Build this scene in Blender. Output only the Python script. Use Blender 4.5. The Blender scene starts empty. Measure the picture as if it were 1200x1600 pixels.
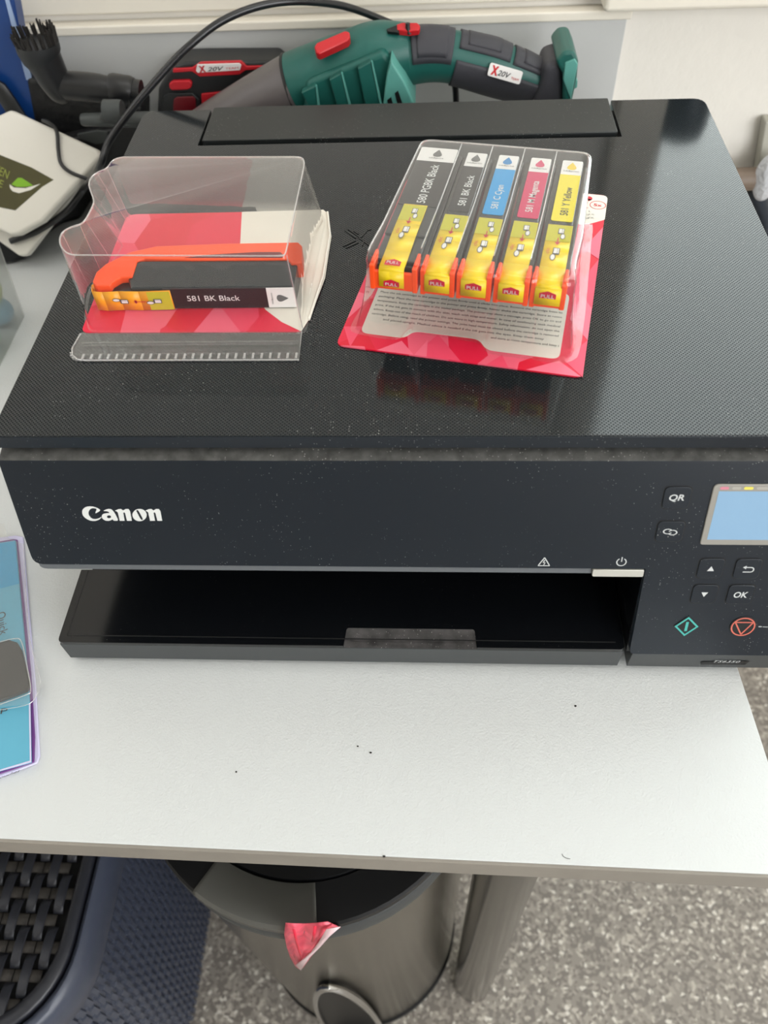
import bpy, bmesh, math, random
from mathutils import Vector, Matrix
rnd = random.Random(7)
S = bpy.context.scene
COL = S.collection
T = 0.73                      # table top height; all lengths below are millimetres measured from the
                              # front left corner of the printer lid, z from the table top

# ---------------------------------------------------------------- camera
CAM = Vector((0.19287012, -0.23648278, 1.11459167))
R = Matrix(((0.99849768, -0.00423795, 0.05462995), (0.03727852, 0.78324329, -0.6205967), (-0.04015849, 0.62170089, 0.78222459)))
FPX = 1240.0
cd = bpy.data.cameras.new('camera'); cam = bpy.data.objects.new('camera', cd); COL.objects.link(cam)
cam.matrix_world = Matrix.Translation(CAM) @ R.to_4x4()
cd.sensor_fit = 'VERTICAL'; cd.sensor_height = 36; cd.lens = FPX / 1600 * 36
cd.clip_start = 0.01; cd.clip_end = 50
cd.dof.use_dof = True; cd.dof.focus_distance = 0.42; cd.dof.aperture_fstop = 10.5
S.camera = cam
# ---------------------------------------------------------------- world, lights, exposure
S.view_settings.view_transform = 'Standard'; S.view_settings.look = 'None'
S.view_settings.exposure = 0.0; S.view_settings.gamma = 1; S.view_settings.use_curve_mapping = False
S.cycles.transparent_max_bounces = 24; S.cycles.max_bounces = 10
wd = bpy.data.worlds.new('sky'); S.world = wd; wd.use_nodes = True
bg = wd.node_tree.nodes['Background']; bg.inputs[0].default_value = (0.90, 0.98, 0.96, 1); bg.inputs[1].default_value = 5.0
def area(name, loc, target, sx, sy, power, col):
    l = bpy.data.lights.new(name, 'AREA'); l.shape = 'RECTANGLE'; l.size = sx; l.size_y = sy; l.energy = power; l.color = col
    o = bpy.data.objects.new(name, l); COL.objects.link(o); o.location = loc
    o.rotation_euler = (Vector(target) - Vector(loc)).to_track_quat('-Z', 'Y').to_euler(); return o
area('left_window_light', (-1.15, 0.0, 1.95), (0.15, 0.1, 0.75), 1.3, 1.0, 5.5, (0.97, 0.98, 1.0))
area('right_wall_fill', (1.5, -1.6, 1.35), (0.3, 0.3, 0.8), 1.5, 1.3, 41, (0.965, 0.98, 1.0))  # added area light that brightens the right wall; no door is built
area('ceiling_light', (0.4, 0.0, 2.36), (0.4, 0.0, 0.0), 0.9, 0.7, 3.5, (1.0, 0.98, 0.96))

# ---------------------------------------------------------------- picture point -> place in the room
def ray(px, py): return R @ Vector(((px - 600) / FPX, -(py - 800) / FPX, -1))
def _mm(v): return Vector((v.x * 1000, v.y * 1000, (v.z - T) * 1000))
def AZ(px, py, z):
    d = ray(px, py); return _mm(CAM + d * ((T + z / 1000 - CAM.z) / d.z))
def AY(px, py, y):
    d = ray(px, py); return _mm(CAM + d * ((y / 1000 - CAM.y) / d.y))
SN, CS = math.sin(math.radians(17.5)), math.cos(math.radians(17.5))
PN = Vector((0, -CS, SN))                 # normal of the sloping printer front
def PP(u, w, h=0.0): return Vector((u, -3.5 - w * SN, 127.1 - w * CS)) + PN * h
def AP(px, py, h=0.0):
    d = ray(px, py); P0 = Vector((0, -3.5 / 1000, T + .1271)); t = (P0 - CAM).dot(PN) / d.dot(PN)
    return _mm(CAM + d * t) + PN * h

# ---------------------------------------------------------------- materials
def lin(c): return tuple((v / 255 / 12.92 if v / 255 <= .04045 else ((v / 255 + .055) / 1.055) ** 2.4) for v in c) + (1,)
MATS = {}
def mat(name, col, rough=.5, metal=0, spec=.5, bump=None, vary=None, dust=0, emit=0, trans=0, coat=0, aniso=None):
    m = bpy.data.materials.new(name); m.use_nodes = True; nt = m.node_tree; N = nt.nodes; Lk = nt.links
    b = N['Principled BSDF']; b.inputs['Base Color'].default_value = lin(col); b.inputs['Roughness'].default_value = rough
    b.inputs['Metallic'].default_value = metal; b.inputs['Specular IOR Level'].default_value = spec
    b.inputs['Transmission Weight'].default_value = trans; b.inputs['Coat Weight'].default_value = coat; b.inputs['Coat Roughness'].default_value = .05
    tc = N.new('ShaderNodeTexCoord'); out = None
    if vary:
        sc, amt = vary
        n = N.new('ShaderNodeTexNoise'); n.inputs['Scale'].default_value = sc; n.inputs['Detail'].default_value = 5
        mp = N.new('ShaderNodeMapping'); Lk.new(tc.outputs['Object'], mp.inputs[0])
        if aniso: mp.inputs['Scale'].default_value = aniso
        Lk.new(mp.outputs[0], n.inputs['Vector'])
        mx = N.new('ShaderNodeMixRGB'); mx.blend_type = 'MULTIPLY'; mx.inputs[0].default_value = 1
        cr = N.new('ShaderNodeMapRange'); cr.inputs[1].default_value = .3; cr.inputs[2].default_value = .7
        cr.inputs[3].default_value = 1 - amt; cr.inputs[4].default_value = 1 + amt
        Lk.new(n.outputs[0], cr.inputs[0]); mx.inputs[1].default_value = lin(col); Lk.new(cr.outputs[0], mx.inputs[2])
        out = mx.outputs[0]; Lk.new(out, b.inputs['Base Color'])
    if dust:
        v = N.new('ShaderNodeTexVoronoi'); v.inputs['Scale'].default_value = 850; Lk.new(tc.outputs['Object'], v.inputs['Vector'])
        n = N.new('ShaderNodeTexNoise'); n.inputs['Scale'].default_value = 26; Lk.new(tc.outputs['Object'], n.inputs['Vector'])
        r = N.new('ShaderNodeMapRange'); r.inputs[1].default_value = .3; r.inputs[2].default_value = .7; r.inputs[3].default_value = .03 * dust; r.inputs[4].default_value = .25 * dust
        Lk.new(n.outputs[0], r.inputs[0])
        sx = N.new('ShaderNodeSeparateColor'); Lk.new(v.outputs['Color'], sx.inputs[0])
        q = N.new('ShaderNodeMath'); q.operation = 'POWER'; q.inputs[1].default_value = 1.8; Lk.new(sx.outputs[0], q.inputs[0])
        q2 = N.new('ShaderNodeMath'); q2.operation = 'MULTIPLY'; Lk.new(q.outputs[0], q2.inputs[0]); Lk.new(r.outputs[0], q2.inputs[1])
        c = N.new('ShaderNodeMath'); c.operation = 'LESS_THAN'; Lk.new(v.outputs['Distance'], c.inputs[0]); Lk.new(q2.outputs[0], c.inputs[1])
        mx = N.new('ShaderNodeMixRGB'); Lk.new(c.outputs[0], mx.inputs[0]); mx.inputs[2].default_value = lin((150, 150, 146))
        if out: Lk.new(out, mx.inputs[1])
        else: mx.inputs[1].default_value = lin(col)
        Lk.new(mx.outputs[0], b.inputs['Base Color'])
    if bump:
        sc, st, di = bump
        n = N.new('ShaderNodeTexNoise'); n.inputs['Scale'].default_value = sc; n.inputs['Detail'].default_value = 3
        Lk.new(tc.outputs['Object'], n.inputs['Vector'])
        bp = N.new('ShaderNodeBump'); bp.inputs['Strength'].default_value = st; bp.inputs['Distance'].default_value = di
        Lk.new(n.outputs[0], bp.inputs['Height']); Lk.new(bp.outputs[0], b.inputs['Normal'])
    if emit:
        b.inputs['Emission Color'].default_value = lin(col); b.inputs['Emission Strength'].default_value = emit
    MATS[name] = m; return m
def mnodes(m): return m.node_tree.nodes, m.node_tree.links, m.node_tree.nodes['Principled BSDF']

mat('wall_paint', (234, 230, 222), .85, vary=(3, .05), bump=(90, .35, .002))
mat('trim_paint', (234, 228, 215), .55, bump=(60, .2, .001))
mat('ceiling_paint', (235, 233, 228), .9)
mat('board_grey', (196, 197, 196), .5, vary=(6, .03))
mat('white_laminate', (216, 219, 219), .42, spec=.4, bump=(950, .5, .0005), vary=(8, .015))
mat('edge_band', (142, 136, 127), .55, vary=(40, .06))
mat('steel_leg', (138, 137, 134), .18, 1, vary=(8, .12), aniso=(3, 3, .3))
mat('steel_bin', (140, 136, 127), .24, 1, vary=(14, .14), aniso=(1, 1, .12))
mat('chrome', (215, 215, 215), .16, 1)
mat('black_plastic', (22, 24, 26), .38, dust=.3)
mat('black_deep', (9, 10, 12), .5)
mat('black_gloss', (13, 15, 18), .16, dust=.5)
mat('panel_black', (16, 25, 35), .36, dust=.9, bump=(2600, .12, .0002), spec=.48)
mat('ledge_dusty', (66, 66, 64), .7, vary=(180, .45), dust=1.2)
mat('cover_black', (26, 30, 31), .45, dust=1.0, bump=(2200, .2, .0002))
mat('tray_grey', (62, 65, 66), .45, bump=(2600, .1, .0002))
mat('strip_grey', (98, 102, 106), .45)
mat('silver_bar', (205, 204, 196), .3, .3)
mat('notch_dust', (62, 60, 60), .6, vary=(160, .6), dust=1.5)
mat('print_white', (222, 224, 222), .6)
mat('print_dark', (70, 70, 72), .6)
mat('icon_grey', (200, 203, 203), .6)
mat('start_green', (70, 176, 168), .5)
mat('stop_red', (205, 104, 88), .5)
mat('bezel', (150, 147, 140), .35)
mat('screen_blue', (128, 160, 188), .12, emit=.28)
mat('dash_pink', (206, 128, 146), .5); mat('dash_yellow', (226, 214, 92), .5); mat('dash_grey', (170, 166, 158), .5); mat('dash_blue', (150, 180, 200), .5)
mat('orange_plastic', (255, 84, 30), .38, spec=.5)
mat('tape_yellow', (248, 214, 16), .35)
mat('tape_clear_yellow', (196, 190, 44), .25)
mat('tape_orange', (250, 168, 12), .35)
mat('label_black', (34, 33, 34), .4); mat('label_maroon', (28, 14, 20), .35)
mat('label_cyan', (0, 150, 214), .4); mat('label_magenta', (206, 34, 92), .4); mat('label_yellow', (232, 214, 12), .4); mat('label_white', (232, 230, 228), .45)
mat('ink_body', (40, 43, 45), .22, spec=.6)
mat('ink_side', (58, 56, 54), .35)
mat('ink_body_dark', (18, 18, 20), .3)
mat('red_print', (206, 18, 46), .5); mat('pull_red', (206, 22, 58), .5)
mat('drop_grey', (98, 98, 98), .5); mat('drop_cyan', (40, 134, 196), .5); mat('drop_magenta', (206, 58, 104), .5); mat('drop_yellow', (232, 200, 26), .5)
mat('facet_pink', (246, 110, 134), .45); mat('facet_rose', (240, 74, 104), .45)
mat('card_white', (232, 226, 214), .6, vary=(30, .03))
mat('text_ink', (90, 84, 84), .7)
mat('vac_green', (26, 92, 84), .42, vary=(30, .06), bump=(900, .1, .0003))
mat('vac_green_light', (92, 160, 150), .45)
mat('vac_grip', (60, 60, 66), .6, bump=(1500, .3, .0004))
mat('vac_grey', (98, 92, 92), .32, spec=.5)
mat('vac_red', (196, 24, 34), .3)
mat('tool_black', (30, 32, 34), .45); mat('tool_red', (196, 26, 40), .4); mat('tool_dark_red', (110, 14, 26), .3)
mat('nozzle_black', (25, 26, 28), .34); mat('nozzle_grey', (62, 66, 66), .5); mat('bristle', (30, 27, 25), .6)
mat('cable_black', (26, 27, 30), .3, spec=.6)
mat('paper_white', (236, 232, 222), .75, vary=(10, .05)); mat('pack_olive', (74, 70, 30), .6, vary=(40, .15)); mat('leaf_green', (128, 184, 20), .5); mat('pack_lime', (150, 160, 70), .6)
mat('blue_board', (18, 62, 128), .3, vary=(8, .15)); mat('blue_stripe', (150, 170, 205), .4)
mat('bag_black', (16, 17, 20), .5, bump=(120, .5, .003))
mat('teal_paper', (96, 176, 204), .5, vary=(5, .05)); mat('blue_paper', (44, 158, 204), .5); mat('purple_paper', (120, 66, 138), .5); mat('lilac_paper', (218, 214, 244), .6)
mat('dark_insert', (34, 33, 32), .45)
mat('pastel_lime', (205, 212, 120), .5); mat('pastel_blue', (120, 176, 205), .5); mat('pastel_pink', (236, 180, 190), .5); mat('pastel_green', (150, 200, 175), .5)
mat('basket_navy', (66, 72, 88), .32, spec=.45); mat('basket_cross', (58, 54, 50), .55, vary=(200, .5))
mat('basket_lid', (38, 40, 48), .38, vary=(90, .12)); mat('basket_inside', (12, 12, 14), .8)
mat('bin_black', (13, 14, 16), .42, spec=.3); mat('bin_lid_grey', (98, 98, 94), .45, .3)
mat('bag_pink', (240, 96, 116), .35, vary=(70, .25)); mat('bag_pale', (246, 214, 218), .35); mat('bag_red', (226, 40, 70), .35)
mat('crumb', (30, 28, 26), .9); mat('pipe_brown', (126, 110, 96), .5, vary=(60, .2)); mat('valve_white', (216, 218, 222), .6, bump=(300, .8, .002)); mat('wall_strip_grey', (178, 176, 164), .6); mat('mug_dark', (36, 44, 54), .3)
mat('window_white', (236, 236, 232), .4)
# floor: grey vinyl with mixed light and dark flakes
m = mat('floor_vinyl', (140, 134, 126), .42); N, Lk, b = mnodes(m)
tc = N.new('ShaderNodeTexCoord'); v = N.new('ShaderNodeTexVoronoi'); v.inputs['Scale'].default_value = 260; Lk.new(tc.outputs['Object'], v.inputs['Vector'])
sp = N.new('ShaderNodeSeparateColor'); Lk.new(v.outputs['Color'], sp.inputs[0])
cr = N.new('ShaderNodeValToRGB'); Lk.new(sp.outputs[0], cr.inputs[0]); e = cr.color_ramp; e.interpolation = 'CONSTANT'
e.elements[0].position = 0; e.elements[0].color = lin((122, 116, 110)); e.elements[1].position = .35; e.elements[1].color = lin((143, 137, 129))
for p_, c_ in ((.7, (160, 153, 144)), (.86, (184, 177, 167)), (.96, (214, 209, 200))):
    q = e.elements.new(p_); q.color = lin(c_)
Lk.new(cr.outputs[0], b.inputs['Base Color'])
# lid: fine crossed ribbing moulded into black plastic, ridge glints also lightened in the colour
m = mat('lid_weave', (20, 24, 27), .1, spec=.62, dust=.8, coat=.03); N, Lk, b = mnodes(m)
tc = N.new('ShaderNodeTexCoord'); sx = N.new('ShaderNodeSeparateXYZ'); Lk.new(tc.outputs['Object'], sx.inputs[0])
def mth(op, a, c, k=None):
    n = N.new('ShaderNodeMath'); n.operation = op
    for i, q in enumerate((a, c)):
        if q is None: continue
        if isinstance(q, (int, float)): n.inputs[i].default_value = q
        else: Lk.new(q, n.inputs[i])
    return n.outputs[0]
k = 2 * math.pi / .0019
s1 = mth('SINE', mth('MULTIPLY', mth('ADD', sx.outputs[0], mth('MULTIPLY', sx.outputs[1], 1.0)), k), None)
s2 = mth('SINE', mth('MULTIPLY', mth('SUBTRACT', sx.outputs[0], mth('MULTIPLY', sx.outputs[1], 1.0)), k), None)
hh = mth('MAXIMUM', s1, s2)
bp = N.new('ShaderNodeBump'); bp.inputs['Strength'].default_value = .12; bp.inputs['Distance'].default_value = .00001
cmx = N.new('ShaderNodeMapRange'); cmx.inputs[1].default_value = .6; cmx.inputs[2].default_value = 1.0; cmx.inputs[3].default_value = 0; cmx.inputs[4].default_value = 1; Lk.new(hh, cmx.inputs[0])
_old = b.inputs['Base Color'].links[0].from_socket; ad = N.new('ShaderNodeMixRGB'); ad.blend_type = 'ADD'; Lk.new(cmx.outputs[0], ad.inputs[0]); Lk.new(_old, ad.inputs[1]); ad.inputs[2].default_value = (.013, .016, .017, 1); Lk.new(ad.outputs[0], b.inputs['Base Color'])
Lk.new(hh, bp.inputs['Height']); Lk.new(bp.outputs[0], b.inputs['Normal'])
rr = N.new('ShaderNodeMapRange'); rr.inputs[1].default_value = -.6; rr.inputs[2].default_value = .9; rr.inputs[3].default_value = .04; rr.inputs[4].default_value = .55
Lk.new(hh, rr.inputs[0]); Lk.new(rr.outputs[0], b.inputs['Specular IOR Level'])
# card print: faceted reds
def facet(name, cols, sc):
    m = mat(name, cols[0], .45); N, Lk, b = mnodes(m)
    tc = N.new('ShaderNodeTexCoord'); mp = N.new('ShaderNodeMapping'); mp.inputs['Scale'].default_value = (1, .55, 0.01); mp.inputs['Rotation'].default_value = (0, 0, .5)
    v = N.new('ShaderNodeTexVoronoi'); v.inputs['Scale'].default_value = sc; Lk.new(tc.outputs['Object'], mp.inputs[0]); Lk.new(mp.outputs[0], v.inputs['Vector'])
    sp = N.new('ShaderNodeSeparateColor'); Lk.new(v.outputs['Color'], sp.inputs[0]); cr = N.new('ShaderNodeValToRGB'); Lk.new(sp.outputs[1], cr.inputs[0])
    e = cr.color_ramp; e.interpolation = 'CONSTANT'; e.elements[0].position = 0; e.elements[0].color = lin(cols[0]); e.elements[1].position = .4; e.elements[1].color = lin(cols[1])
    q = e.elements.new(.65); q.color = lin(cols[2]); q = e.elements.new(.85); q.color = lin(cols[3]); Lk.new(cr.outputs[0], b.inputs['Base Color'])
facet('card_red', ((222, 8, 48), (228, 26, 64), (236, 62, 92), (240, 96, 120)), 45)
# clear plastics: thin sheet, see-through face on and mirror-like at a slant
def clear(name, tint, base, haze, hazecol=(235, 235, 235), rough=.05, gain=.9, power=3.5):
    m = bpy.data.materials.new(name); m.use_nodes = True; N = m.node_tree.nodes; Lk = m.node_tree.links; N.clear()
    o = N.new('ShaderNodeOutputMaterial'); tr = N.new('ShaderNodeBsdfTransparent'); tr.inputs[0].default_value = (*tint, 1)
    g = N.new('ShaderNodeBsdfGlossy'); g.inputs[0].default_value = (1, 1, 1, 1); g.inputs['Roughness'].default_value = rough
    d = N.new('ShaderNodeBsdfDiffuse'); d.inputs[0].default_value = lin(hazecol)
    lw = N.new('ShaderNodeLayerWeight'); lw.inputs[0].default_value = .5
    p = N.new('ShaderNodeMath'); p.operation = 'POWER'; p.inputs[1].default_value = power; Lk.new(lw.outputs['Facing'], p.inputs[0])
    q = N.new('ShaderNodeMath'); q.operation = 'MULTIPLY_ADD'; q.inputs[1].default_value = gain; q.inputs[2].default_value = base; q.use_clamp = True; Lk.new(p.outputs[0], q.inputs[0])
    m1 = N.new('ShaderNodeMixShader'); m1.inputs[0].default_value = haze; Lk.new(tr.outputs[0], m1.inputs[1]); Lk.new(d.outputs[0], m1.inputs[2])
    m2 = N.new('ShaderNodeMixShader'); Lk.new(q.outputs[0], m2.inputs[0]); Lk.new(m1.outputs[0], m2.inputs[1]); Lk.new(g.outputs[0], m2.inputs[2])
    Lk.new(m2.outputs[0], o.inputs[0]); MATS[name] = m
    n = N.new('ShaderNodeTexNoise'); n.inputs['Scale'].default_value = 60; t2 = N.new('ShaderNodeTexCoord'); Lk.new(t2.outputs['Object'], n.inputs['Vector'])
    bp = N.new('ShaderNodeBump'); bp.inputs['Strength'].default_value = .25; bp.inputs['Distance'].default_value = .002; Lk.new(n.outputs[0], bp.inputs['Height']); Lk.new(bp.outputs[0], g.inputs['Normal'])
clear('clear_plastic', (.975, .975, .97), .04, .028)
clear('edge_highlight', (.96, .96, .96), .22, .2, rough=.2)  # whitish haze puts bright edge highlights into the plastic's colour
clear('frosted', (.88, .89, .88), .04, .22, (205, 208, 204), .4)
clear('window_glass', (.98, .98, .98), .04, 0.0, gain=.5)

# ---------------------------------------------------------------- mesh building
class MB:
    def __init__(s): s.v = []; s.f = []
    def add(s, vs, fs):
        o = len(s.v); s.v += [Vector(q) for q in vs]; s.f += [tuple(i + o for i in f) for f in fs]; return s
    def box(s, x0, x1, y0, y1, z0, z1, fn=None):
        vs = [Vector((x, y, z)) for z in (z0, z1) for x, y in ((x0, y0), (x1, y0), (x1, y1), (x0, y1))]
        if fn: vs = [fn(*q) for q in vs]
        return s.add(vs, [(3, 2, 1, 0), (4, 5, 6, 7), (0, 1, 5, 4), (1, 2, 6, 5), (2, 3, 7, 6), (3, 0, 4, 7)])
    def prism(s, pts, ext):
        n = len(pts); ext = Vector(ext); pts = [Vector(q) for q in pts]
        return s.add(pts + [q + ext for q in pts], [tuple(range(n))[::-1], tuple(range(n, 2 * n))] + [(i, (i + 1) % n, n + (i + 1) % n, n + i) for i in range(n)])
    def flat(s, pts): return s.add(pts, [tuple(range(len(pts)))])
    def loft(s, rings, cap0=True, cap1=True, closed=True):
        n = len(rings[0]); vs = [q for r in rings for q in r]; fs = []
        for i in range(len(rings) - 1):
            for j in range(n if closed else n - 1):
                k = (j + 1) % n; fs.append((i * n + j, i * n + k, (i + 1) * n + k, (i + 1) * n + j))
        if cap0: fs.append(tuple(range(n))[::-1])
        if cap1: fs.append(tuple((len(rings) - 1) * n + j for j in range(n)))
        return s.add(vs, fs)
    def tube(s, path, r, n=10, side=None, flat=1.0, a0=0, a1=2 * math.pi, caps=True):
        path = [Vector(p) for p in path]; rings = []; up = side
        full = abs(a1 - a0 - 2 * math.pi) < 1e-6
        for i, p in enumerate(path):
            t = (path[min(i + 1, len(path) - 1)] - path[max(i - 1, 0)]).normalized()
            if side is None:
                if up is None: up = t.orthogonal()
                a = (up - t * up.dot(t)).normalized(); up = a
            else: a = (Vector(side) - t * Vector(side).dot(t)).normalized()
            b = t.cross(a); rad = r[i] if isinstance(r, (list, tuple)) else r
            fl = flat[i] if isinstance(flat, (list, tuple)) else flat
            m = n if full else n + 1
            rings.append([p + a * math.cos(a0 + (a1 - a0) * j / n) * rad * fl + b * math.sin(a0 + (a1 - a0) * j / n) * rad for j in range(m)])
        return s.loft(rings, caps and full, caps and full, full)
    def lathe(s, prof, c, n=48, axis=(0, 0, 1), cap0=True, cap1=True, a0=0, a1=2 * math.pi):
        ax = Vector(axis).normalized(); u = ax.orthogonal().normalized() if abs(ax.z) < .999 else Vector((1, 0, 0)); w = ax.cross(u); full = abs(a1 - a0 - 2 * math.pi) < 1e-6
        m = n if full else n + 1
        return s.loft([[Vector(c) + ax * h + (u * math.cos(a0 + (a1 - a0) * j / n) + w * math.sin(a0 + (a1 - a0) * j / n)) * r for j in range(m)] for r, h in prof], cap0 and full, cap1 and full, full)
ORG = {}
def W(v): return Vector((v[0] / 1000, v[1] / 1000, v[2] / 1000 + T))
def tag(o, label, cat, group=None, kind=None):
    if label: o['label'] = label
    if cat: o['category'] = cat
    if group: o['group'] = group
    if kind: o['kind'] = kind
    return o
def thing(name, at, label, cat, group=None):
    o = bpy.data.objects.new(name, None); COL.objects.link(o); o.empty_display_size = .02
    o.location = W(at); ORG[o] = W(at); return tag(o, label, cat, group)
def link_mesh(name, me, matn, parent, base=None):
    o = bpy.data.objects.new(name, me); COL.objects.link(o)
    if me.materials: me.materials[0] = MATS[matn]
    else: me.materials.append(MATS[matn])
    if parent is not None: o.parent = parent; ORG[o] = ORG[parent]
    else: o.location = base; ORG[o] = base
    return o
def put(name, mb, matn, parent=None, bevel=0, seg=2, sharp=38, solid=0, recalc=True, sub=0):
    vs = [W(q) for q in mb.v]
    if parent is not None: base = ORG[parent]
    else:
        base = Vector(((min(q.x for q in vs) + max(q.x for q in vs)) / 2, (min(q.y for q in vs) + max(q.y for q in vs)) / 2, min(q.z for q in vs)))
    bm = bmesh.new(); bv = [bm.verts.new(q - base) for q in vs]
    for f in mb.f:
        try: bm.faces.new([bv[i] for i in f])
        except ValueError: pass
    if recalc: bmesh.ops.recalc_face_normals(bm, faces=bm.faces)
    lim = math.radians(sharp)
    for f in bm.faces: f.smooth = True
    for e in bm.edges:
        if len(e.link_faces) == 2 and e.calc_face_angle(0) > lim: e.smooth = bool(bevel)
    me = bpy.data.meshes.new(name); bm.to_mesh(me); bm.free()
    o = link_mesh(name, me, matn, parent, base)
    if solid:
        q = o.modifiers.new('solid', 'SOLIDIFY'); q.thickness = solid / 1000; q.offset = 0
    if bevel:
        q = o.modifiers.new('bevel', 'BEVEL'); q.width = bevel / 1000; q.segments = seg; q.limit_method = 'ANGLE'; q.angle_limit = math.radians(sharp); q.harden_normals = True
    if sub:
        q = o.modifiers.new('sub', 'SUBSURF'); q.levels = sub; q.render_levels = sub
    return o
def rrect(x0, x1, y0, y1, r, n=5):
    out = []
    for cx, cy, a in ((x1 - r, y0 + r, -90), (x1 - r, y1 - r, 0), (x0 + r, y1 - r, 90), (x0 + r, y0 + r, 180)):
        for i in range(n + 1):
            t = math.radians(a + 90 * i / n); out.append((cx + r * math.cos(t), cy + r * math.sin(t)))
    return out
def rpoly(pts, r, n=4):
    out = []; L = len(pts)
    for i in range(L):
        p, a, b = Vector(pts[i][:2]), Vector(pts[i - 1][:2]), Vector(pts[(i + 1) % L][:2])
        rr = pts[i][2] if len(pts[i]) > 2 else r
        da, db = (a - p), (b - p); ka = min(rr, da.length * .49); kb = min(rr, db.length * .49)
        p0 = p + da.normalized() * ka; p1 = p + db.normalized() * kb
        for j in range(n + 1):
            t = j / n; q = p0 * (1 - t) ** 2 + p * 2 * t * (1 - t) + p1 * t * t; out.append((q.x, q.y))
    return out
def text(name, s, width, O, U, V, matn, parent, height=None, shear=0, bold=0, align='CENTER', lift=.08, spacing=1):
    c = bpy.data.curves.new('t', 'FONT'); c.body = s; c.size = 1; c.shear = shear; c.offset = bold; c.space_character = spacing; c.fill_mode = 'FRONT'; c.resolution_u = 3
    to = bpy.data.objects.new('t', c); COL.objects.link(to); dg = bpy.context.evaluated_depsgraph_get(); me = bpy.data.meshes.new_from_object(to.evaluated_get(dg))
    bpy.data.objects.remove(to); bpy.data.curves.remove(c)
    xs = [q.co.x for q in me.vertices]; ys = [q.co.y for q in me.vertices]; w = max(xs) - min(xs); h = max(ys) - min(ys)
    k = width / w; ky = k if height is None else height / h; cx = (max(xs) + min(xs)) / 2 if align == 'CENTER' else min(xs); cy = (max(ys) + min(ys)) / 2
    U = Vector(U).normalized(); V = Vector(V).normalized(); Nn = U.cross(V); O = Vector(O)
    for q in me.vertices:
        P = O + U * (q.co.x - cx) * k + V * (q.co.y - cy) * ky + Nn * lift; q.co = W(P) - ORG[parent]
    me.update(); me.materials.clear(); me.name = name
    return link_mesh(name, me, matn, parent)
def shape2d(name, polys, fn, matn, parent, lift=.08, thick=0):
    """flat figure from outlines given in any plane by fn(x, y, lift)"""
    mb = MB()
    for pl in polys: mb.flat([fn(x, y, lift) for x, y in pl])
    return put(name, mb, matn, parent, recalc=False)
def ring2d(c, r0, r1, a0=0, a1=360, n=28, sx=1, sy=1):
    out = []
    for i in range(n):
        t0, t1 = (math.radians(a0 + (a1 - a0) * (i + j) / n) for j in (0, 1))
        out.append([(c[0] + sx * r0 * math.cos(t0), c[1] + sy * r0 * math.sin(t0)), (c[0] + sx * r1 * math.cos(t0), c[1] + sy * r1 * math.sin(t0)),
                    (c[0] + sx * r1 * math.cos(t1), c[1] + sy * r1 * math.sin(t1)), (c[0] + sx * r0 * math.cos(t1), c[1] + sy * r0 * math.sin(t1))])
    return out
def line2d(p, q, w):
    p, q = Vector(p), Vector(q); d = (q - p).normalized(); n = Vector((-d.y, d.x)) * w / 2
    return [tuple(p - n), tuple(q - n), tuple(q + n), tuple(p + n)]
def disc2d(c, rx, ry, n=20): return [(c[0] + rx * math.cos(2 * math.pi * i / n), c[1] + ry * math.sin(2 * math.pi * i / n)) for i in range(n)]
def struct(name, mb, matn, parent=None, bevel=0):
    o = put(name, mb, matn, parent, bevel)
    if parent is None: o['kind'] = 'structure'
    return o

# ================================================================ the room
FZ = -730
struct('floor', MB().box(-1300, 2100, -2700, 452, FZ - 40, FZ), 'floor_vinyl')
struct('ceiling', MB().box(-1300, 2100, -2700, 452, 1670, 1710), 'ceiling_paint')
struct('wall_left', MB().box(-1340, -1300, -2700, 452, FZ, 1670), 'wall_paint')
struct('wall_right', MB().box(2100, 2140, -2700, 452, FZ, 1670), 'wall_paint')
struct('wall_front', MB().box(-1340, 2140, -2740, -2700, FZ, 1670), 'wall_paint')
WX0, WX1, WZ0, WZ1 = 388, 1500, 165, 1250
wb = MB()
wb.box(-1340, WX0, 450, 560, FZ, 1670); wb.box(WX1, 2140, 450, 560, FZ, 1670)
wb.box(WX0, WX1, 450, 560, FZ, WZ0 - 12); wb.box(WX0, WX1, 450, 560, WZ1, 1670)
struct('wall_back', wb, 'wall_paint')
wf = MB()
wf.box(WX0, WX0 + 22, 500, 545, WZ0, WZ1); wf.box(WX1 - 45, WX1, 500, 545, WZ0, WZ1); wf.box(WX0, WX1, 500, 545, WZ1 - 45, WZ1); wf.box(WX0, WX1, 500, 545, WZ0 - 12, WZ0 + 12); wf.box(920, 965, 500, 545, WZ0, WZ1)
w1 = struct('window_1', wf, 'window_white', bevel=2)
put('pane', MB().box(WX0 + 20, 922, 520, 524, WZ0 + 10, WZ1 - 40), 'window_glass', w1)
put('pane', MB().box(963, WX1 - 40, 520, 524, WZ0 + 10, WZ1 - 40), 'window_glass', w1)
# architrave beside the window and the projecting sill board
struct('trim_1', MB().box(349, WX0, 436, 450, WZ0 - 10, WZ1 + 40), 'trim_paint', bevel=3)
zs = AY(1100, 18, 418).z
struct('trim_2', MB().box(AY(944, 12, 418).x, WX1 + 40, 418, 500, zs, zs + 18), 'trim_paint', bevel=4)
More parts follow.
